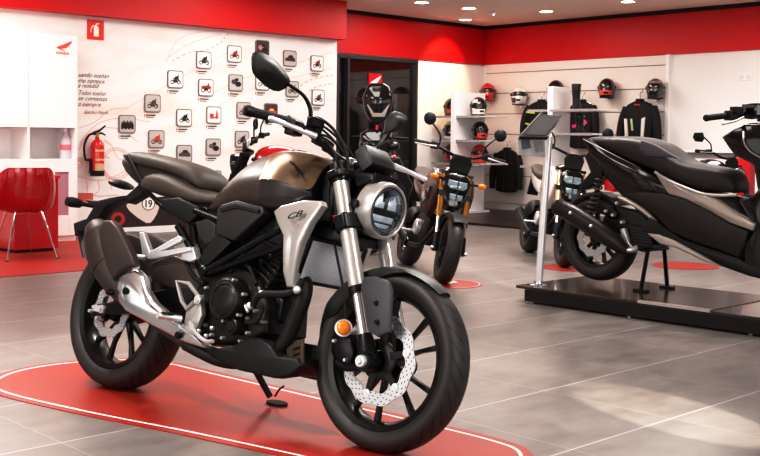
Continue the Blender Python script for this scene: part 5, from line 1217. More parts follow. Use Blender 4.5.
# red-tanked bike behind: faces left; tank seen above the bronze tank
qB = ground(279, 149, .985)           # ray through the tank top
dB = 9.6; rB = ray(281, 147); pB = V(0, 0, CAM_H)+rB*(dB/rB[1]); hB = math.radians(178)
TB = V(pB[0], pB[1], 0)-.75*V(math.cos(hB), math.sin(hB), 0)
bB = naked_bike('motorcycle', 'motorcycle with a glossy red tank parked behind the bronze-grey one, by the mural', TB, hB, math.radians(5), REDT); bB.scale = (.985, .985, .985)
# bike hidden behind the scooter: only mirror and bars show
dE = 10.2; rE = ray(730, 158); pE = V(0, 0, CAM_H)+rE*(dE/rE[1]); hE = math.radians(-58)
TE = V(pE[0], pE[1], 0)-.97*V(math.cos(hE), math.sin(hE), 0)
bE = naked_bike('motorcycle', 'black motorcycle almost hidden behind the seat of the big scooter, one mirror showing', TE, hE, math.radians(3), GLB); bE.scale = (.89, .89, .89)
q = ground(686, 266); floor_mat_thing('floor_mat', 'round red floor mat seen under the big scooter beyond the platform', circ_(.25), Matrix.Translation(Vector(q)), bo=.02, border=False)

# ================================================================ black scooter in front of the glass door
rD = ray(377, 105); dD = 12.9; pD = V(0, 0, CAM_H)+rD*(dD/rD[1]); hDd = math.radians(-92)
FD = bike_frame(V(pD[0], pD[1], 0)-1.2*V(math.cos(hDd), math.sin(hDd), 0), hDd, math.radians(2))
sc2 = thing('scooter', 'black scooter facing the camera at the dark glass door, V-shaped light strip on its nose', 'scooter', FD.M)
r1 = rim(sc2, (0, 0, .27), .17, .1, 5, name='rear_wheel'); tyre(r1, (0, 0, .27), .27, .175, .13)
f1 = rim(sc2, (1.4, 0, .27), .17, .09, 5, name='front_wheel'); tyre(f1, (1.4, 0, .27), .27, .175, .11)
def DX(px, py, x): return FD.p(px, py, x=x)
m = MB(); m.puff([DX(a, b_, 1.22) for a, b_ in ((367, 86), (371, 83), (384, 83), (389, 86), (393, 97), (391, 112), (383, 123), (377, 125), (371, 123), (364, 112), (362, 97))], V(1, 0, 0), .10, .04, dome=.05, both=True); ns = m.build('upper_cowl', GLB, sc2)
m = MB(); m.puff([DX(a, b_, 1.285) for a, b_ in ((366.5, 104), (368.5, 105), (374, 113), (382, 113), (388, 105), (390, 104), (384.5, 117), (372.5, 117))], V(1, 0, 0), .05, .004); m.build('light_strip', pmat('pale_light_strip', '#aaa49e', .2), ns)
m = MB(); m.box(DX(377, 127.5, 1.28), (.03, .03, .06)); m.build('emblem_plate', REDL, ns, bevel=.004)
m = MB(); m.puff([DX(a, b_, 1.25) for a, b_ in ((360, 133), (368, 129), (386, 129), (393, 133), (394, 146), (388, 154), (380, 170), (373, 170), (365, 154), (359, 146))], V(1, 0, 0), .2, .05, dome=.05, both=True); m.build('front_shield', GLB, sc2)
for s_ in (-1, 1):
    m = MB(); m.ball(V(1.22, .17*s_, .95), (.10, .075, .06), 16, 10); m.build('fairing_pod', GLB, sc2)
    m = MB(); m.tube([V(1.02, .1*s_, 1.05), V(.98, .34*s_, 1.04)], .015, 10); m.build('handlebar', SATB, sc2)
    m = MB(); m.tube([V(1.4, .08*s_, .27), V(1.28, .08*s_, .6)], .022, 10); m.build('fork_leg', SATB, sc2)
m = MB(); m.loft(seclo([seat_sec(-.3, .88, .08, .7), seat_sec(0, .86, .16, .5), seat_sec(.5, .78, .17, .45), seat_sec(.75, .45, .15, .28), seat_sec(1.0, .42, .15, .26), seat_sec(1.1, .75, .17, .35), seat_sec(1.2, .95, .16, .45)])); m.build('body', GLB, sc2, sub=1, angle=60)
m = MB(); m.loft(seclo([seat_sec(-.28, .93, .07, .87), seat_sec(0, .91, .13, .83), seat_sec(.4, .84, .14, .77), seat_sec(.65, .84, .10, .77)])); m.build('seat', SEATM, sc2, sub=1, angle=180)

# ================================================================ the big scooter on the platform
PZ = .10
def rp_w(px, py, s=None, z=None): return RP(px, py, s=s, z=z)
SS = -6.33
qa = RP(600, 238, s=SS); T_S = ROOM.w(SS, -qa[1], PZ)
hS = math.atan2(-math.cos(AZ), math.sin(AZ))
SF = bike_frame(T_S, hS, 0.)
def Q(px, py, y): return SF.p(px, py, y=y)
def QO(pts, y): return [Q(a, b_, y) for a, b_ in pts]
s3 = thing('scooter', 'large dark brown and black maxi scooter on its centre stand on the low black platform', 'scooter', SF.M)
cx = Q(600, 238, 0); RZ = cx[2]
BRN = pmat('dark_brown_plastic', '#211a18', .42, noise=.08, bump=.1, bscale=300)
SIL2 = pmat('warm_silver_panel', '#b5aca5', .3, .35, noise=.04)
r1 = rim(s3, (0, 0, RZ), .18, .11, 5, name='rear_wheel', hub_r=.05, spoke_w=.012, rot=.2); tyre(r1, (0, 0, RZ), .272, .186, .14); brake_disc(r1, (0, -.08, RZ), .115, .07)
fx_ = 1.50
f1 = rim(s3, (fx_, 0, .287), .19, .1, 5, name='front_wheel', hub_r=.05, spoke_w=.012); tyre(f1, (fx_, 0, .287), .285, .196, .12)
def side(nm, pts, y, mat, th=.06, bev=.012, dome=.01, par=None, smooth=0, both_sides=True, label=None):
    r_ = None
    for s_ in ((1, -1) if both_sides else (1,)):
        q = QO(pts, y); m = MB(); m.puff(q if s_ == 1 else flipy(q), V(0, -s_, 0), th, bev, dome=dome, smooth=smooth); o = m.build(nm, mat, par or s3)
        r_ = r_ or o
    return r_
def core(nm, pts, y, mat, bev=.02): 
    m = MB(); m.puff(QO(pts, -y), YM, 2*y, bev, both=True); return m.build(nm, mat, s3)
core('inner_body', [(586, 142), (606, 150), (650, 170), (690, 190), (735, 200), (752, 226), (745, 252), (738, 262), (700, 256), (660, 240), (640, 215), (620, 196), (604, 178), (592, 156)], .13, BRN, .03)
# seat as loft: passenger and rider parts
def zc(px, py, y=-.12): q = Q(px, py, y); return q[0], q[2]
pil = []
for px, pt, pb_, hw in ((585, 137.5, 141, .05), (594, 136.5, 146, .10), (608, 136.5, 151, .14), (624, 136.5, 159, .155), (640, 138.5, 166, .165), (655, 147, 172, .165), (668, 157, 178, .16), (680, 163, 184, .155), (697, 165, 190, .15), (712, 168, 192, .14), (724, 170, 193, .125), (733, 178.5, 193, .10), (737.5, 187.5, 193, .07)):
    x0_, zb_ = zc(px, pb_, -hw); z_t = Q(px, pt, -hw*.6)[2]; pil.append(seat_sec(x0_, z_t+.004, hw, zb_))
m = MB(); m.loft(seclo(pil)); st_ = m.build('seat', pmat('scooter_seat', '#2a2321', .5, noise=.08, bump=.3, bscale=500), s3, sub=1, angle=180)
m = MB(); m.puff(QO([(641, 140), (654, 144.5), (668, 152.5), (679, 158.5), (660, 157), (646, 156), (639, 150)], -.171), YM, .02, .006, dome=.004); m.build('backrest_pad', pmat('grey_seat_pad', '#57525a', .5, bump=.2, bscale=500), st_)
m = MB(); m.tube(QO([(655, 172), (664, 178), (673, 183), (692, 190.5), (703, 194), (720, 195.5), (737, 195)], -.205), .009, 8, smooth=3); m.build('seat_trim', SILV, st_)
side('tail_panel', [(582, 138.5), (603, 149), (635, 165), (654.5, 176), (670, 188), (670, 196), (643, 192), (619, 180), (599, 164), (588, 152)], -.165, GLB, .06, .012, .012)
side('tail_insert', [(627, 167), (636, 171), (659, 190), (650, 191), (637, 182)], -.182, pmat('gloss_insert', '#18161a', .08, coat=1.), .02, .005)
side('silver_panel', [(654.5, 173), (676, 184), (698, 194), (716, 200), (733.5, 212), (755, 224), (752, 231), (729.6, 223), (710, 211.5), (686, 199.5), (668, 194)], -.19, SIL2, .05, .01, .008)
side('side_panel', [(624, 194), (643, 191), (664, 193), (686, 198.5), (710, 210.5), (730, 223), (748, 231), (744, 246), (738, 258), (714, 249), (690, 241), (670, 232), (654.5, 215), (639, 204)], -.185, BRN, .06, .015, .012)
side('footboard_edge', [(640, 228), (652, 238), (668, 241), (690, 251), (720, 266), (748, 276), (760, 279), (760, 270), (738, 258), (714, 250), (690, 242), (668, 233), (650, 216)], -.175, PLA, .06, .01)
side('lower_trim', [(647, 233.5), (658, 234.5), (674, 240.5), (698, 253.5), (719, 266), (704, 261.5), (676, 248), (660, 244)], -.195, SIL2, .03, .006, .002)
side('front_leg_shield', [(738, 200), (752, 196), (775, 170), (790, 200), (785, 250), (770, 275), (745, 272), (742, 245), (754, 228)], -.17, GLB, .06, .015, .01)
core('front_body', [(723, 137), (733.6, 128.6), (746, 123), (770, 122), (800, 140), (815, 200), (800, 260), (770, 272), (760, 215), (752, 165), (742, 159), (733, 153)], .13, GLB, .03)
side('front_cowl', [(721, 137), (733.6, 128.6), (745.5, 123.8), (765, 124), (790, 150), (785, 185), (760, 172), (750, 163), (735, 156.5), (728.6, 148.5)], -.16, GLB, .05, .015, .012)
m = MB(); m.tube(QO([(743, 131), (744, 141), (750, 151), (762, 158)], -.178), .006, 8, smooth=4); m.build('cowl_highlight', CHROME, s3)  # bright tube drawn in place of the highlight curving over the gloss cowl
# bars
g0, g1_ = Q(706, 118, -.36), Q(727, 115.5, -.22)
m = MB(); ctr = Q(752, 112, 0); pts = [g0, g1_, V(ctr[0]-.02, -.09, g1_[2]+.0), V(ctr[0], 0, ctr[2]-.03)]; m.tube(pts+flipy(pts[-2::-1]), .012, 12, smooth=3); hb3 = m.build('handlebar', SATB, s3)
for s_ in (1, -1):
    g = (lambda q: V(q[0], q[1]*s_, q[2]))
    m = MB(); m.tube([g(g0-nrm(g1_-g0)*.01), g(g0), g(g0+(g1_-g0)*.12), g(g0+(g1_-g0)*.9)], [.014, .02, .0175, .0175], 14); m.build('grip', RUB, hb3)
    m = MB(); m.box(g(g1_+V(.01, .03, .0)), (.05, .08, .055)); m.box(g(g1_+V(.03, .05, .03)), (.05, .07, .04)); m.build('switch_housing', PLA, hb3, bevel=.006)
    a, b_ = Q(744, 117, -.2), Q(723, 124, -.31); m = MB(); m.tube([g(a), g((a+b_)/2+V(.01, 0, -.004)), g(b_)], .006, 8, smooth=3); m.ball(g(b_), .009, 8, 6); m.build('lever', ALU, hb3)
m = MB(); m.box(ctr+V(.02, 0, .01), (.09, .16, .075)); m.build('master_cylinder', GLB, hb3, bevel=.01)
# rear end: muffler, shock, engine, tail lamp
m = MB(); mp = [Q(555, 204.5, -.2), Q(557, 206, -.2), Q(575, 215.5, -.2), Q(600, 231.5, -.2), Q(617, 243, -.2), Q(626, 251, -.19)]
rings = []
for p_, h_ in zip(mp, (.035, .052, .06, .062, .052, .03)):
    d = nrm(mp[-1]-mp[0]); s2 = nrm(np.cross(d, V(0, 1, 0))); rings.append([p_+s2*h_*math.cos(a)+V(0, 1, 0)*min(h_, .05)*math.sin(a) for a in np.linspace(0, 2*math.pi, 18, endpoint=False)])
m.loft(rings); mf = m.build('muffler', pmat('scooter_muffler', '#2a2220', .4, .3), s3, angle=60)
each('muffler_bolt', ALU, mf, [Q(570, 213, -.252), Q(590.6, 226, -.252)], bolt(.011))
m = MB(); m.tube([Q(624, 249, -.18), Q(634, 250, -.16), Q(640, 240, -.1)], .016, 10, smooth=3); m.build('exhaust_pipe', ALU, mf)
sa, sb_ = Q(601, 177, -.12), Q(590, 214, -.12)
m = MB(); m.tube([sa, sb_], .014, 10); sk3 = m.build('rear_shock', RUB, s3)
m = MB(); n = 90; d = sb_-sa; xx, yy, _ = basis(d); m.tube([sa+d*k/n+(xx*math.cos(k*.56)+yy*math.sin(k*.56))*.026 for k in range(n+1)], .006, 6); m.build('spring', pmat('spring_grey', '#5a5654', .35, .4), sk3)
core('transmission_case', [(604, 214), (618, 206), (640, 212), (654, 226), (655, 246), (640, 252), (622, 246), (606, 242), (596, 236)], .11, ENG, .02)
m = MB(); m.puff(QO([(630, 225), (649, 228), (653, 245), (640, 250), (630, 246)], -.15), YM, .05, .006); rc3 = m.build('radiator_cover', PLA, s3)
for i in range(6):
    m = MB(); a = Q(631.5+i*.4, 228+i*3.2, -.153); b_ = Q(650+i*.4, 231+i*3.0, -.153); m.tube([a, b_], .004, 6); m.build('cover_rib', PLAD, rc3)
m = MB(); m.tube(QO([(619, 197), (630, 202), (640, 208), (650, 216), (657, 224)], -.16), [.012, .016, .016, .014, .012], 10, smooth=3); m.build('side_bracket', SIL2, s3)
m = MB(); m.puff(QO([(602, 209), (611, 207), (618, 213), (616, 219), (607, 218)], -.13), YM, .04, .008, dome=.004); m.build('caliper', SATB, s3)
each('caliper_bolt', ALU, s3, [Q(606, 211, -.137), Q(613, 215, -.137), Q(622, 222, -.15), Q(617, 203, -.15)], bolt(.012, .012))
m = MB(); m.puff(QO([(620, 229), (624, 228), (629, 243), (636, 251), (630, 253), (622, 243)], -.16), YM, .03, .006); m.build('muffler_hanger', ALU, s3)
m = MB(); m.puff(QO([(603, 180), (610, 176), (616, 184), (613, 192), (604, 190)], -.10), YM, .2, .008, both=True); m.build('tail_light', pmat('tail_red_lens', '#d01520', .15, coat=.6, emit=(1, .05, .05), es=.15), s3)
rings = []
for k in range(13):
    a = math.radians(20+150*k/12); d = V(math.cos(a), 0, math.sin(a)); w_ = .075
    pr = [(-w_, .275), (-w_*.9, .295), (0, .30), (w_*.9, .295), (w_, .275)]
    rings.append([V(0, y_, RZ)+d*r_ for y_, r_ in pr+[(y_*.93, r_-.005) for y_, r_ in reversed(pr)]])
m = MB(); m.loft(rings); m.build('rear_fender', PLA, s3, angle=50)
core('plate_bracket', [(590, 150), (600, 164), (604, 182), (596, 184), (580, 190), (578, 186), (590, 172), (584, 156)], .06, PLA, .01)
# centre stand
top1 = Q(648, 250, -.09)
for s_, (fx1, fy1) in ((-1, (641, 292)), (1, (667, 288.5))):
    f_ = SF.B.T@(ground(fx1, fy1, PZ)-SF.T); f_[2] = .0
    m = MB(); m.tube([V(top1[0]+.0, .09*s_, top1[2]), f_+V(.0, 0, .02)], .013, 10); cs = m.build('centre_stand_leg', SATB, s3)
    m = MB(); m.box(f_+V(.0, 0, .008), (.10, .035, .016)); m.build('stand_foot', RUB, cs, bevel=.004)
m = MB(); m.tube([V(top1[0], -.13, top1[2]), V(top1[0], .13, top1[2])], .012, 10); m.build('stand_axle', SATB, s3)
for s_ in (-1, 1): m = MB(); m.tube([V(fx_, .08*s_, .287), V(fx_-.22, .08*s_, .287+.45)], .02, 10); m.build('fork_leg', SATB, s3)
# ================================================================ display platform
plat = thing('display_platform', 'low black display platform carrying the large scooter', 'platform', ROOM.M)
b0 = ROOM.B.T@(ground(524.5, 302.7)-ROOM.T); sf_, tl_ = b0[0], -b0[1]
bk_ = RP(593, 275.5, z=PZ)
BRT = pmat('platform_black', '#1a1413', .3, noise=.1); BRTOP = pmat('platform_top_brown', '#3f2d26', .22, coat=.4, noise=.1)
w = RB(); w.st(sf_, bk_[0]-.06, tl_, tl_+2.9, 0.012, PZ-.016); w.build('base', BRT, plat)
c_ = RP(516, 285, z=PZ)
w = RB(); w.st(c_[0], bk_[0], c_[1], tl_+2.96, PZ-.018, PZ); w.build('top_board', BRTOP, plat, bevel=.002)
e0, e1_ = RP(636, 301.5, z=PZ), RP(712, 310.5, z=PZ)
w = RB(); w.st(c_[0]+.0, bk_[0]-.02, e0[1], e1_[1], PZ, PZ+.004); w.build('tread_plate', pmat('tread_plate_metal', '#4d3b32', .2, .5, noise=.1, nscale=20), plat)
w = RB(); w.st(c_[0]-.004, c_[0]+.03, e0[1], e1_[1], PZ-.01, PZ+.006); w.build('metal_edge_strip', pmat('edge_strip', '#c8c4c2', .3, .5), plat)
for i, t_ in enumerate((tl_+.04, tl_+.75, tl_+1.5, tl_+2.3)):
    m = MB(); m.cyl(S(sf_+.03, t_, 0), S(sf_+.03, t_, .02), .012, n=10); m.build('foot', ALU, plat)

# ================================================================ information post with sloping panel
gb = RP(538.5, 285.5, z=PZ); KB = S(gb[0], gb[1], PZ)
kio = thing('information_stand', 'slender steel information post with a dark sloping panel on the platform corner', 'information stand', ROOM.M)
tp_ = ROOM.p(549, 137, y=KB[1]+.0)
m = MB(); m.tube([KB+V(0, 0, .006), tp_], .024, 20); m.build('pole', pmat('pale_steel', '#dcdcde', .3, .4), kio)
m = MB(); m.lathe([(.055, 0), (.055, .006), (.03, .012), (.026, .03)], KB, (0, 0, 1), 28, cap=True); m.build('base_flange', STEEL, kio)
PN = KB[1]
pa, pb2, pc, pd = [ROOM.p(a, b_, y=PN+dy) for (a, b_), dy in (((519.5, 136.5), -.16), ((540.5, 113.5), .16), ((558.5, 120), .16), ((548, 137), -.16))]
nn = nrm(np.cross(pb2-pa, pd-pa)); nn = nn if nn[2] > 0 else -nn
m = MB(); m.puff([pa, pb2, pc, pd], nn, .02, .004); pnl = m.build('panel', pmat('info_panel_dark', '#3a3230', .8, spec=.15, noise=.15, nscale=12), kio)
L_ = lambda q: pa+(pb2-pa)*q[0]+(pd-pa)*q[1]+nn*.0012
m = MB(); m.prism([L_(q) for q in ((.07, .12), (.93, .12), (.93, .88), (.07, .88))], nn*.0008); m.build('printed_sheet', pmat('info_sheet_dark', '#241f1e', .7, spec=.2, noise=.4, nscale=18), pnl)
m = MB()
for (a, b_) in ((pa, pb2), (pb2, pc), (pc, pd), (pd, pa)): m.tube([a+nn*.002, b_+nn*.002], .005, 6)
m.build('panel_edge', pmat('panel_edge_grey', '#5d5755', .6), pnl)
# clear leaflet holder under the panel
ha, hb_, hc_, hd4 = [ROOM.p(a, b_, y=PN-.05) for a, b_ in ((517.5, 137.5), (545.5, 137.5), (545.5, 157), (518.5, 155))]
m = MB(); m.puff([ha, hb_, hc_, hd4], V(-.3, -1, 0), .012, .003); lh = m.build('leaflet_holder', pmat('leaflet_white', '#dfe0e2', .25, coat=.5, noise=.35, nscale=14), kio)
m = MB(); m.prism([ha+(hb_-ha)*u+(hd4-ha)*v+V(-.001, -.003, 0) for u, v in ((.1, .15), (.4, .12), (.45, .6), (.12, .7))], V(0, -.001, 0)); m.build('leaflet_picture', pmat('leaflet_blue_grey', '#7f8b96', .3, noise=.3, nscale=25), lh)
m = MB(); m.prism([ha+(hb_-ha)*u+(hd4-ha)*v+V(-.001, -.003, 0) for u, v in ((.55, .2), (.9, .2), (.88, .8), (.6, .85))], V(0, -.001, 0)); m.build('leaflet_picture', pmat('leaflet_grey', '#b9b4b0', .3, noise=.3, nscale=25), lh)

# ================================================================ helmets
def helmet(name, label, c, yaw, shell, visor='#15151a', accents=(), group=None, k=1., tilt=0.):
    M = ROOM.M @ Matrix.Translation(Vector(c)) @ Matrix.Rotation(yaw, 4, 'Z') @ Matrix.Rotation(tilt, 4, 'Y') @ Matrix.Scale(k, 4)
    h = thing(name, label, 'helmet', M, group)
    def rad(z):      # half sizes (front, back, side) at height z (0..0.25)
        t = (z-.125)/.128; q = math.sqrt(max(0, 1-t*t)) if z > .125 else (1-.18*((.125-z)/.125)**2)
        return .135*q, .13*q, .112*q
    rings = []
    for z in (0, .004, .03, .06, .09, .12, .15, .18, .205, .225, .24, .249, .2525):
        f_, b_, s_ = rad(z); ring = []
        for a in np.linspace(0, 2*math.pi, 32, endpoint=False):
            cx_ = math.cos(a); fx2 = f_ if cx_ > 0 else b_
            chin = .02*max(0, cx_)**2*(1 if z < .1 else 0)
            ring.append(V((fx2+chin)*cx_*(.92 if z == 0 else 1), s_*math.sin(a)*(.9 if z == 0 else 1), z))
        rings.append(ring)
    m = MB(); m.loft(rings); m.build('shell', shell if not isinstance(shell, str) else pmat('helmet_'+shell.strip('#'), shell, .15, coat=.8), h, angle=60)
    def patch_(nm, a0, a1, z0, z1, d, mat, taper=0):
        m = MB(); n, nz = 14, 5; g = []
        for j in range(nz+1):
            row = []
            for i in range(n+1):
                u = i/n*2-1; a = math.radians((a0+a1)/2+(a1-a0)/2*u); z = z0+(z1-z0)*j/nz+taper*u*u*(.5-j/nz)
                f_, b_, s_ = rad(z); cx_ = math.cos(a); fx2 = f_ if cx_ > 0 else b_; chin = .02*max(0, cx_)**2*(1 if z < .1 else 0)
                row.append(m.v(((fx2+chin+d)*cx_, (s_+d)*math.sin(a), z)))
            g.append(row)
        for j in range(nz):
            for i in range(n): m.f([g[j][i], g[j][i+1], g[j+1][i+1], g[j+1][i]])
        return m.build(nm, mat, h, angle=60)
    patch_('visor', -78, 78, .105, .178, .003, pmat('visor_'+visor.strip('#'), visor, .06, coat=1.), .03)
    patch_('chin_vent', -16, 16, .045, .07, .002, pmat('helmet_vent', '#161515', .4))
    m = MB(); m.lathe([(.08, -.004), (.098, -.004), (.1, .004), (.08, .004)], (0, 0, 0), (0, 0, 1), 24, closed=True); m.build('neck_roll', RUB, h)
    for i, (col, a0, a1, z0, z1) in enumerate(accents): patch_('graphic', a0, a1, z0, z1, .0015+.0004*i, pmat('graphic_'+col.strip('#'), col, .2, coat=.6))
    for s_ in (-1, 1):
        m = MB(); m.cyl(V(.01, s_*.113, .135), V(.01, s_*.119, .135), .02, n=14); m.build('visor_pivot', pmat('helmet_vent', '#161515', .4), h)
    return h
WALLYAW = math.radians(180)       # facing out of the right wall (local -x)
def wall_helmet(px, py, label, shell, yaw=0., **kw):
    q = RP(px, py, s=-.17); helmet('helmet', label, S(q[0], q[1], q[2]-.125), WALLYAW+yaw, shell, group='helmets hung on the slatted wall', **kw)
wall_helmet(488, 92, 'red and black helmet hung nearest the wall corner on the slatted wall', '#cf3420', .5, accents=(('#151213', 60, 140, .03, .10), ('#f0d8cc', -140, -100, .1, .2)))
wall_helmet(519, 95.5, 'white helmet with dark markings hung on the slatted wall', '#e9e2dc', .6, accents=(('#26201f', -70, -20, .02, .09), ('#3a2f2d', 85, 130, .05, .16), ('#b8402c', -130, -100, .04, .12)))
wall_helmet(556, 89.5, 'plain black helmet on the wall behind the white display partition', '#1a1617', .4)
wall_helmet(607, 88, 'black helmet with orange and pink graphics on the slatted wall', '#241419', .5, accents=(('#e0562f', -50, 40, .03, .10), ('#d63a6a', 60, 120, .12, .2), ('#e8703a', -120, -80, .06, .14)))
wall_helmet(655.5, 88.5, 'dark grey helmet with face-like graphic at the right end of the slatted wall', '#4a423f', .4, accents=(('#8d7f74', -60, 60, .185, .22), ('#2a2322', -30, 30, .02, .09), ('#a35a44', 80, 110, .06, .1)))
for px, py, wh in ((488, 103, 'the red and black helmet nearest the corner'), (519, 106, 'the white helmet'), (607, 99, 'the orange and pink patterned helmet'), (655.5, 100, 'the dark grey helmet at right'), (556, 101, 'the plain black helmet')):
    q = RP(px, py, s=-.09); t = thing('wall_hook', 'small steel hook on the slatted wall holding '+wh, 'hook', ROOM.M, 'steel hooks on the slatted wall')
    m = MB(); m.box(S(-.035, q[1], q[2]+.01), (.01, .05, .05)); m.build('back_plate', STEEL, t)
    m = MB(); m.tube([S(-.035, q[1], q[2]+.01), S(-.17, q[1], q[2]+.012), S(-.19, q[1], q[2]+.04)], .006, 8, smooth=3); m.build('arm', STEEL, t)

# ================================================================ shelving units
def shelf_unit(label, s0, s1, t0, t1, ztop, shelves, mat=WHITEG, legs=True):
    u = thing('shelving_unit', label, 'shelf', ROOM.M)
    w = RB(); w.st(s0, s1, t0, t1, .03, ztop); w.build('upright_panel', mat, u, bevel=.003)
    for (a0, a1, b0, b1, z) in shelves:
        w = RB(); w.st(a0, a1, b0, b1, z-.02, z); sh_ = w.build('shelf_board', pmat('shelf_pale_grey', '#d9d3d3', .3, noise=.02), u, bevel=.002)
        w = RB(); w.st(a0-.004, a0, b0, b1, z-.028, z+.004); w.build('front_lip', pmat('shelf_lip', '#a9a4a6', .3), sh_)
    w = RB(); w.st(s0+.02, s1-.02, t0-.12, t1+.12, .03, .06); w.build('base_plate', mat, u)
    return u
u0 = RP(454.5, 160, t=.55)[0]
zt1 = RP(454.5, 92, t=.5)[2]; zA, zB, zC = [RP(458, y_, t=.55)[2] for y_ in (116, 140, 163)]
shelf_unit('white double-sided shelf full of helmets standing in the wall corner', u0, u0+.62, .47, .55, zt1, [(u0+.02, u0+.60, .55, .98, z) for z in (zA, zB, zC)]+[(u0+.02, u0+.60, .10, .47, z) for z in (zA, zB, zC)])
def shelf_helmet(px, t_, z, label, shell, yaw, **kw):
    q = ROOM.p(px, 120, y=-t_); helmet('helmet', label, S(q[0], t_, z+.005), yaw, shell, group='helmets on the white corner shelf', **kw)
Y0 = math.radians(-118)
shelf_helmet(478, .76, zA, 'white and black patterned helmet on the top right of the corner shelf', '#1c191a', Y0, accents=(('#d8d0cc', -70, 30, .02, .10), ('#cfc7c3', -75, -30, .17, .22), ('#d8402a', 60, 110, .12, .2)))
shelf_helmet(480, .78, zB, 'black helmet with red face graphic on the middle right of the corner shelf', '#171415', Y0, accents=(('#d83a2a', -45, 45, .03, .10), ('#e0502f', -40, 30, .12, .17)))
shelf_helmet(480, .78, zC, 'red helmet on the lowest right of the corner shelf, behind the small motorcycle', '#c8321f', Y0)
shelf_helmet(451.5, .28, zA, 'black and orange helmet on the top left of the corner shelf, half hidden', '#1d1718', Y0, accents=(('#d8532f', -60, 60, .04, .10),))
shelf_helmet(451, .28, zB, 'white and black helmet on the middle left of the corner shelf, half hidden', '#c9c2be', Y0, accents=(('#241f1f', -80, -20, .05, .2),))
shelf_helmet(451.5, .28, zC, 'dark red helmet on the lowest left of the corner shelf, half hidden', '#8d2a22', Y0)
# second display partition with boots
sB = RP(548.5, 120, t=2.3)[0]; zp = RP(549, 86.5, t=2.3)[2]; zS = RP(549, 109.5, t=2.36)[2]; zS2 = RP(549, 133, t=2.36)[2]; zS3 = RP(535, 166, t=2.2)[2]
shelf_unit('white display partition with boots on its shelf, behind the information post', sB, sB+.36, 2.28, 2.36, zp, [(sB-.06, sB+.40, 2.36, 3.02, zS), (sB-.06, sB+.40, 2.02, 2.28, zS), (sB, sB+.40, 2.36, 2.95, zS2), (sB-.1, sB+.3, 1.95, 2.28, zS3)])
def boot(label, s_, t_, z, yaw=0., k=1.):
    b = thing('riding_boot', label, 'boot', ROOM.M @ Matrix.Translation(Vector(S(s_, t_, z+.002))) @ Matrix.Rotation(yaw, 4, 'Z'), 'black riding boots on the white partition'); b.scale = (1, 1, k)
    m = MB(); rings = []
    for z_, xb, xf, hw in ((.0, -.05, .20, .045), (.03, -.055, .205, .05), (.07, -.055, .17, .048), (.10, -.05, .09, .045), (.14, -.05, .06, .045), (.22, -.06, .06, .052), (.30, -.065, .065, .058), (.31, -.06, .06, .053)):
        c, r_ = (xb+xf)/2, (xf-xb)/2; rings.append([V(c+r_*math.cos(a), hw*math.sin(a), z_) for a in np.linspace(0, 2*math.pi, 18, endpoint=False)])
    m.loft(rings); m.build('boot_shaft', pmat('boot_leather', '#1b1818', .35, coat=.2), b, angle=60)
    m = MB(); m.loft([[V(.077+k*.132*math.cos(a), k*.053*math.sin(a), z_) for a in np.linspace(0, 2*math.pi, 18, endpoint=False)] for k, z_ in ((1, -.0), (1, .018))]); m.build('sole', RUB, b)
    for z_ in (.13, .2, .26):
        m = MB(); m.box((.0, -.056, z_), (.09, .006, .022)); m.build('strap', pmat('strap_white', '#cfcac8', .4), b)
    return b
sq = sB+.12
boot('black riding boot with pale straps on the top shelf of the white partition', sq, 2.62, zS, .5)
boot('black riding boot on the lower shelf of the white partition, under the other boot', sq+.05, 2.64, zS2, .5, .78)

# ================================================================ jackets on the right wall
JBK = pmat('jacket_black', '#151213', .7, noise=.15, nscale=20, bump=.4, bscale=60)
def jacket(label, px, py, z_h, stripes, w_=.5, h_=.68, out=.16, s_=-.05, sl=1.):
    """px,py: collar point in view ; jacket hangs on the wall, facing the room"""
    q = RP(px, py, s=s_-out); o = S(s_-out, q[1], q[2])
    j = thing('jacket', label, 'jacket', ROOM.M, 'riding jackets hung on the slatted wall')
    U, Z = V(0, -1, 0), V(0, 0, 1); N_ = V(-1, 0, 0); kx, kz = w_/.5, h_/.68
    pt = lambda u, v, d=0.: o+U*u*kx+Z*v*kz+N_*d
    m = MB(); m.puff([pt(u, v) for u, v in ((-.06, 0), (.06, 0), (.14, -.03), (.20, -.08), (.19, -.2), (.17, -.40), (.18, -.66), (.10, -.68), (-.10, -.68), (-.18, -.66), (-.17, -.40), (-.19, -.2), (-.20, -.08), (-.14, -.03))], N_, .10, .03, dome=.02, both=True); bd = m.build('jacket_body', JBK, j, angle=60)
    for sg_ in (-1, 1):
        m = MB(); m.tube([pt(.17*sg_, -.07, -.05), pt(.215*sg_, -.20, -.04), pt(.245*sg_, -.38, -.03), pt(.25*sg_, -.60*sl, -.03)], [.055, .058, .052, .04], 12, smooth=3); m.build('sleeve', JBK, j)
        m = MB(); m.tube([pt(.25*sg_, -.59*sl, -.03), pt(.25*sg_, -.63*sl, -.03)], .042, 12); m.build('cuff', RUB, j)
    m = MB(); m.lathe([(.055, -.02), (.06, .02), (.052, .035), (.045, .02)], o-N_*.05+Z*.0, (0, 0, 1), 18); m.build('collar', RUB, j)
    m = MB(); m.tube([pt(0, .03, -.05), pt(0, .10, -.05), pt(.02, .12, -.07), pt(.0, .14, -.11)], .006, 8, smooth=3); m.tube([pt(-.15, -.03, -.05), pt(0, .04, -.05), pt(.15, -.03, -.05)], .007, 8); m.build('hanger', STEEL, j)
    m = MB(); m.tube([pt(0, -.02, .014), pt(0, -.66, .018)], .004, 6); m.build('zip', pmat('zip_grey', '#4a4646', .3, .5), bd)
    for col, pts in stripes:
        m = MB(); m.puff([pt(u, v, .024) for u, v in pts], N_, .022, .004); m.build('stripe', pmat('stripe_'+col.strip('#'), col, .5), bd)
    return j
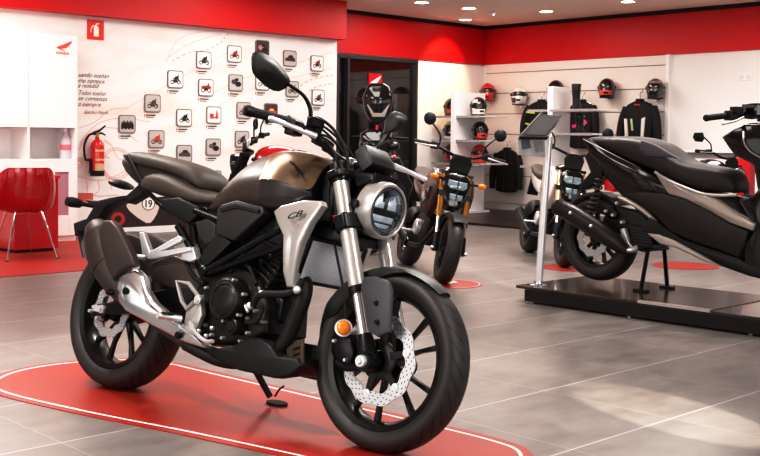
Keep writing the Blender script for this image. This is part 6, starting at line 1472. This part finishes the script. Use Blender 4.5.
jacket('black riding jacket with neon yellow stripes, left of the white display partition', 539.5, 102, 0, [('#c9d63a', [(-.18, -.14), (-.06, -.16), (-.05, -.185), (-.18, -.17)]), ('#c9d63a', [(-.19, -.32), (-.14, -.33), (-.14, -.36), (-.19, -.35)])], .60, .60)
jacket('black riding jacket with a bright pink stripe, right of the white display partition', 580, 102, 0, [('#e0349a', [(-.12, -.34), (.12, -.27), (.14, -.32), (-.10, -.39)])], .48, .62, sl=.9)
jacket('black riding jacket with white shoulder and side stripes under the dark grey helmet', 638, 101.5, 0, [('#dcd8d4', [(-.17, -.20), (-.13, -.20), (-.11, -.46), (-.15, -.50)]), ('#dcd8d4', [(.06, -.20), (.11, -.18), (.09, -.44), (.05, -.48)]), ('#b9c9a0', [(-.09, -.20), (-.06, -.20), (-.04, -.34), (-.07, -.34)]), ('#c03a2c', [(-.04, -.03), (.04, -.03), (.04, -.05), (-.04, -.05)])], .56, .74)
jacket('black riding jacket hanging low on the slatted wall behind the small gold-forked motorcycle', 505, 150, 0, [('#3a3434', [(-.15, -.2), (.15, -.2), (.15, -.23), (-.15, -.23)])], .5, .60)

# ================================================================ right end of the room
q = RP(692, 150, s=-.5); tA = q[1]; zK = q[2]
k = thing('counter', 'low white counter along the right wall behind the scooter', 'counter', ROOM.M)
w = RB(); w.st(-.50, -.06, tA-.1, tA+1.3, .05, zK-.10); w.build('counter_body', WHITEG, k, bevel=.004)
w = RB(); w.st(-.47, -.06, tA-.08, tA+1.28, zK-.10, zK-.03); w.build('recess', pmat('counter_shade', '#a8a3a6', .5), k)  # grey colour holds the shading under the white counter top
w = RB(); w.st(-.54, -.05, tA-.12, tA+1.32, zK-.03, zK); w.build('counter_top', WHITEG, k, bevel=.004)
q0 = RP(736, 158, t=tA+.55)
col_ = thing('display_column', 'narrow red display column standing between the white counter and the scooter front', 'column', ROOM.M)
sC = -1.6; qa, qb = RP(735.5, 158, s=sC), RP(750, 158, s=sC)
w = RB(); w.st(sC, sC+.12, qa[1], qb[1], .02, qa[2]); w.build('column_panel', pmat('column_red', '#d5202a', .35), col_, bevel=.004)
w = RB(); w.st(sC-.08, sC+.2, qa[1]-.04, qb[1]+.04, 0, .02); w.build('base', STEEL, col_)
q = RP(745, 77, s=-.01)
so = thing('wall_socket', 'white double wall socket high on the plain white wall at right', 'socket', ROOM.M)
w = RB(); w.st(-.012, 0, q[1]-.09, q[1]+.09, q[2]-.045, q[2]+.045); w.build('plate', WHITEG, so, bevel=.003)
for d_ in (-.045, .045):
    m = MB(); m.cyl(S(-.016, q[1]+d_, q[2]), S(-.010, q[1]+d_, q[2]), .028, n=20); m.build('outlet', pmat('socket_grey', '#dedada', .4), so)
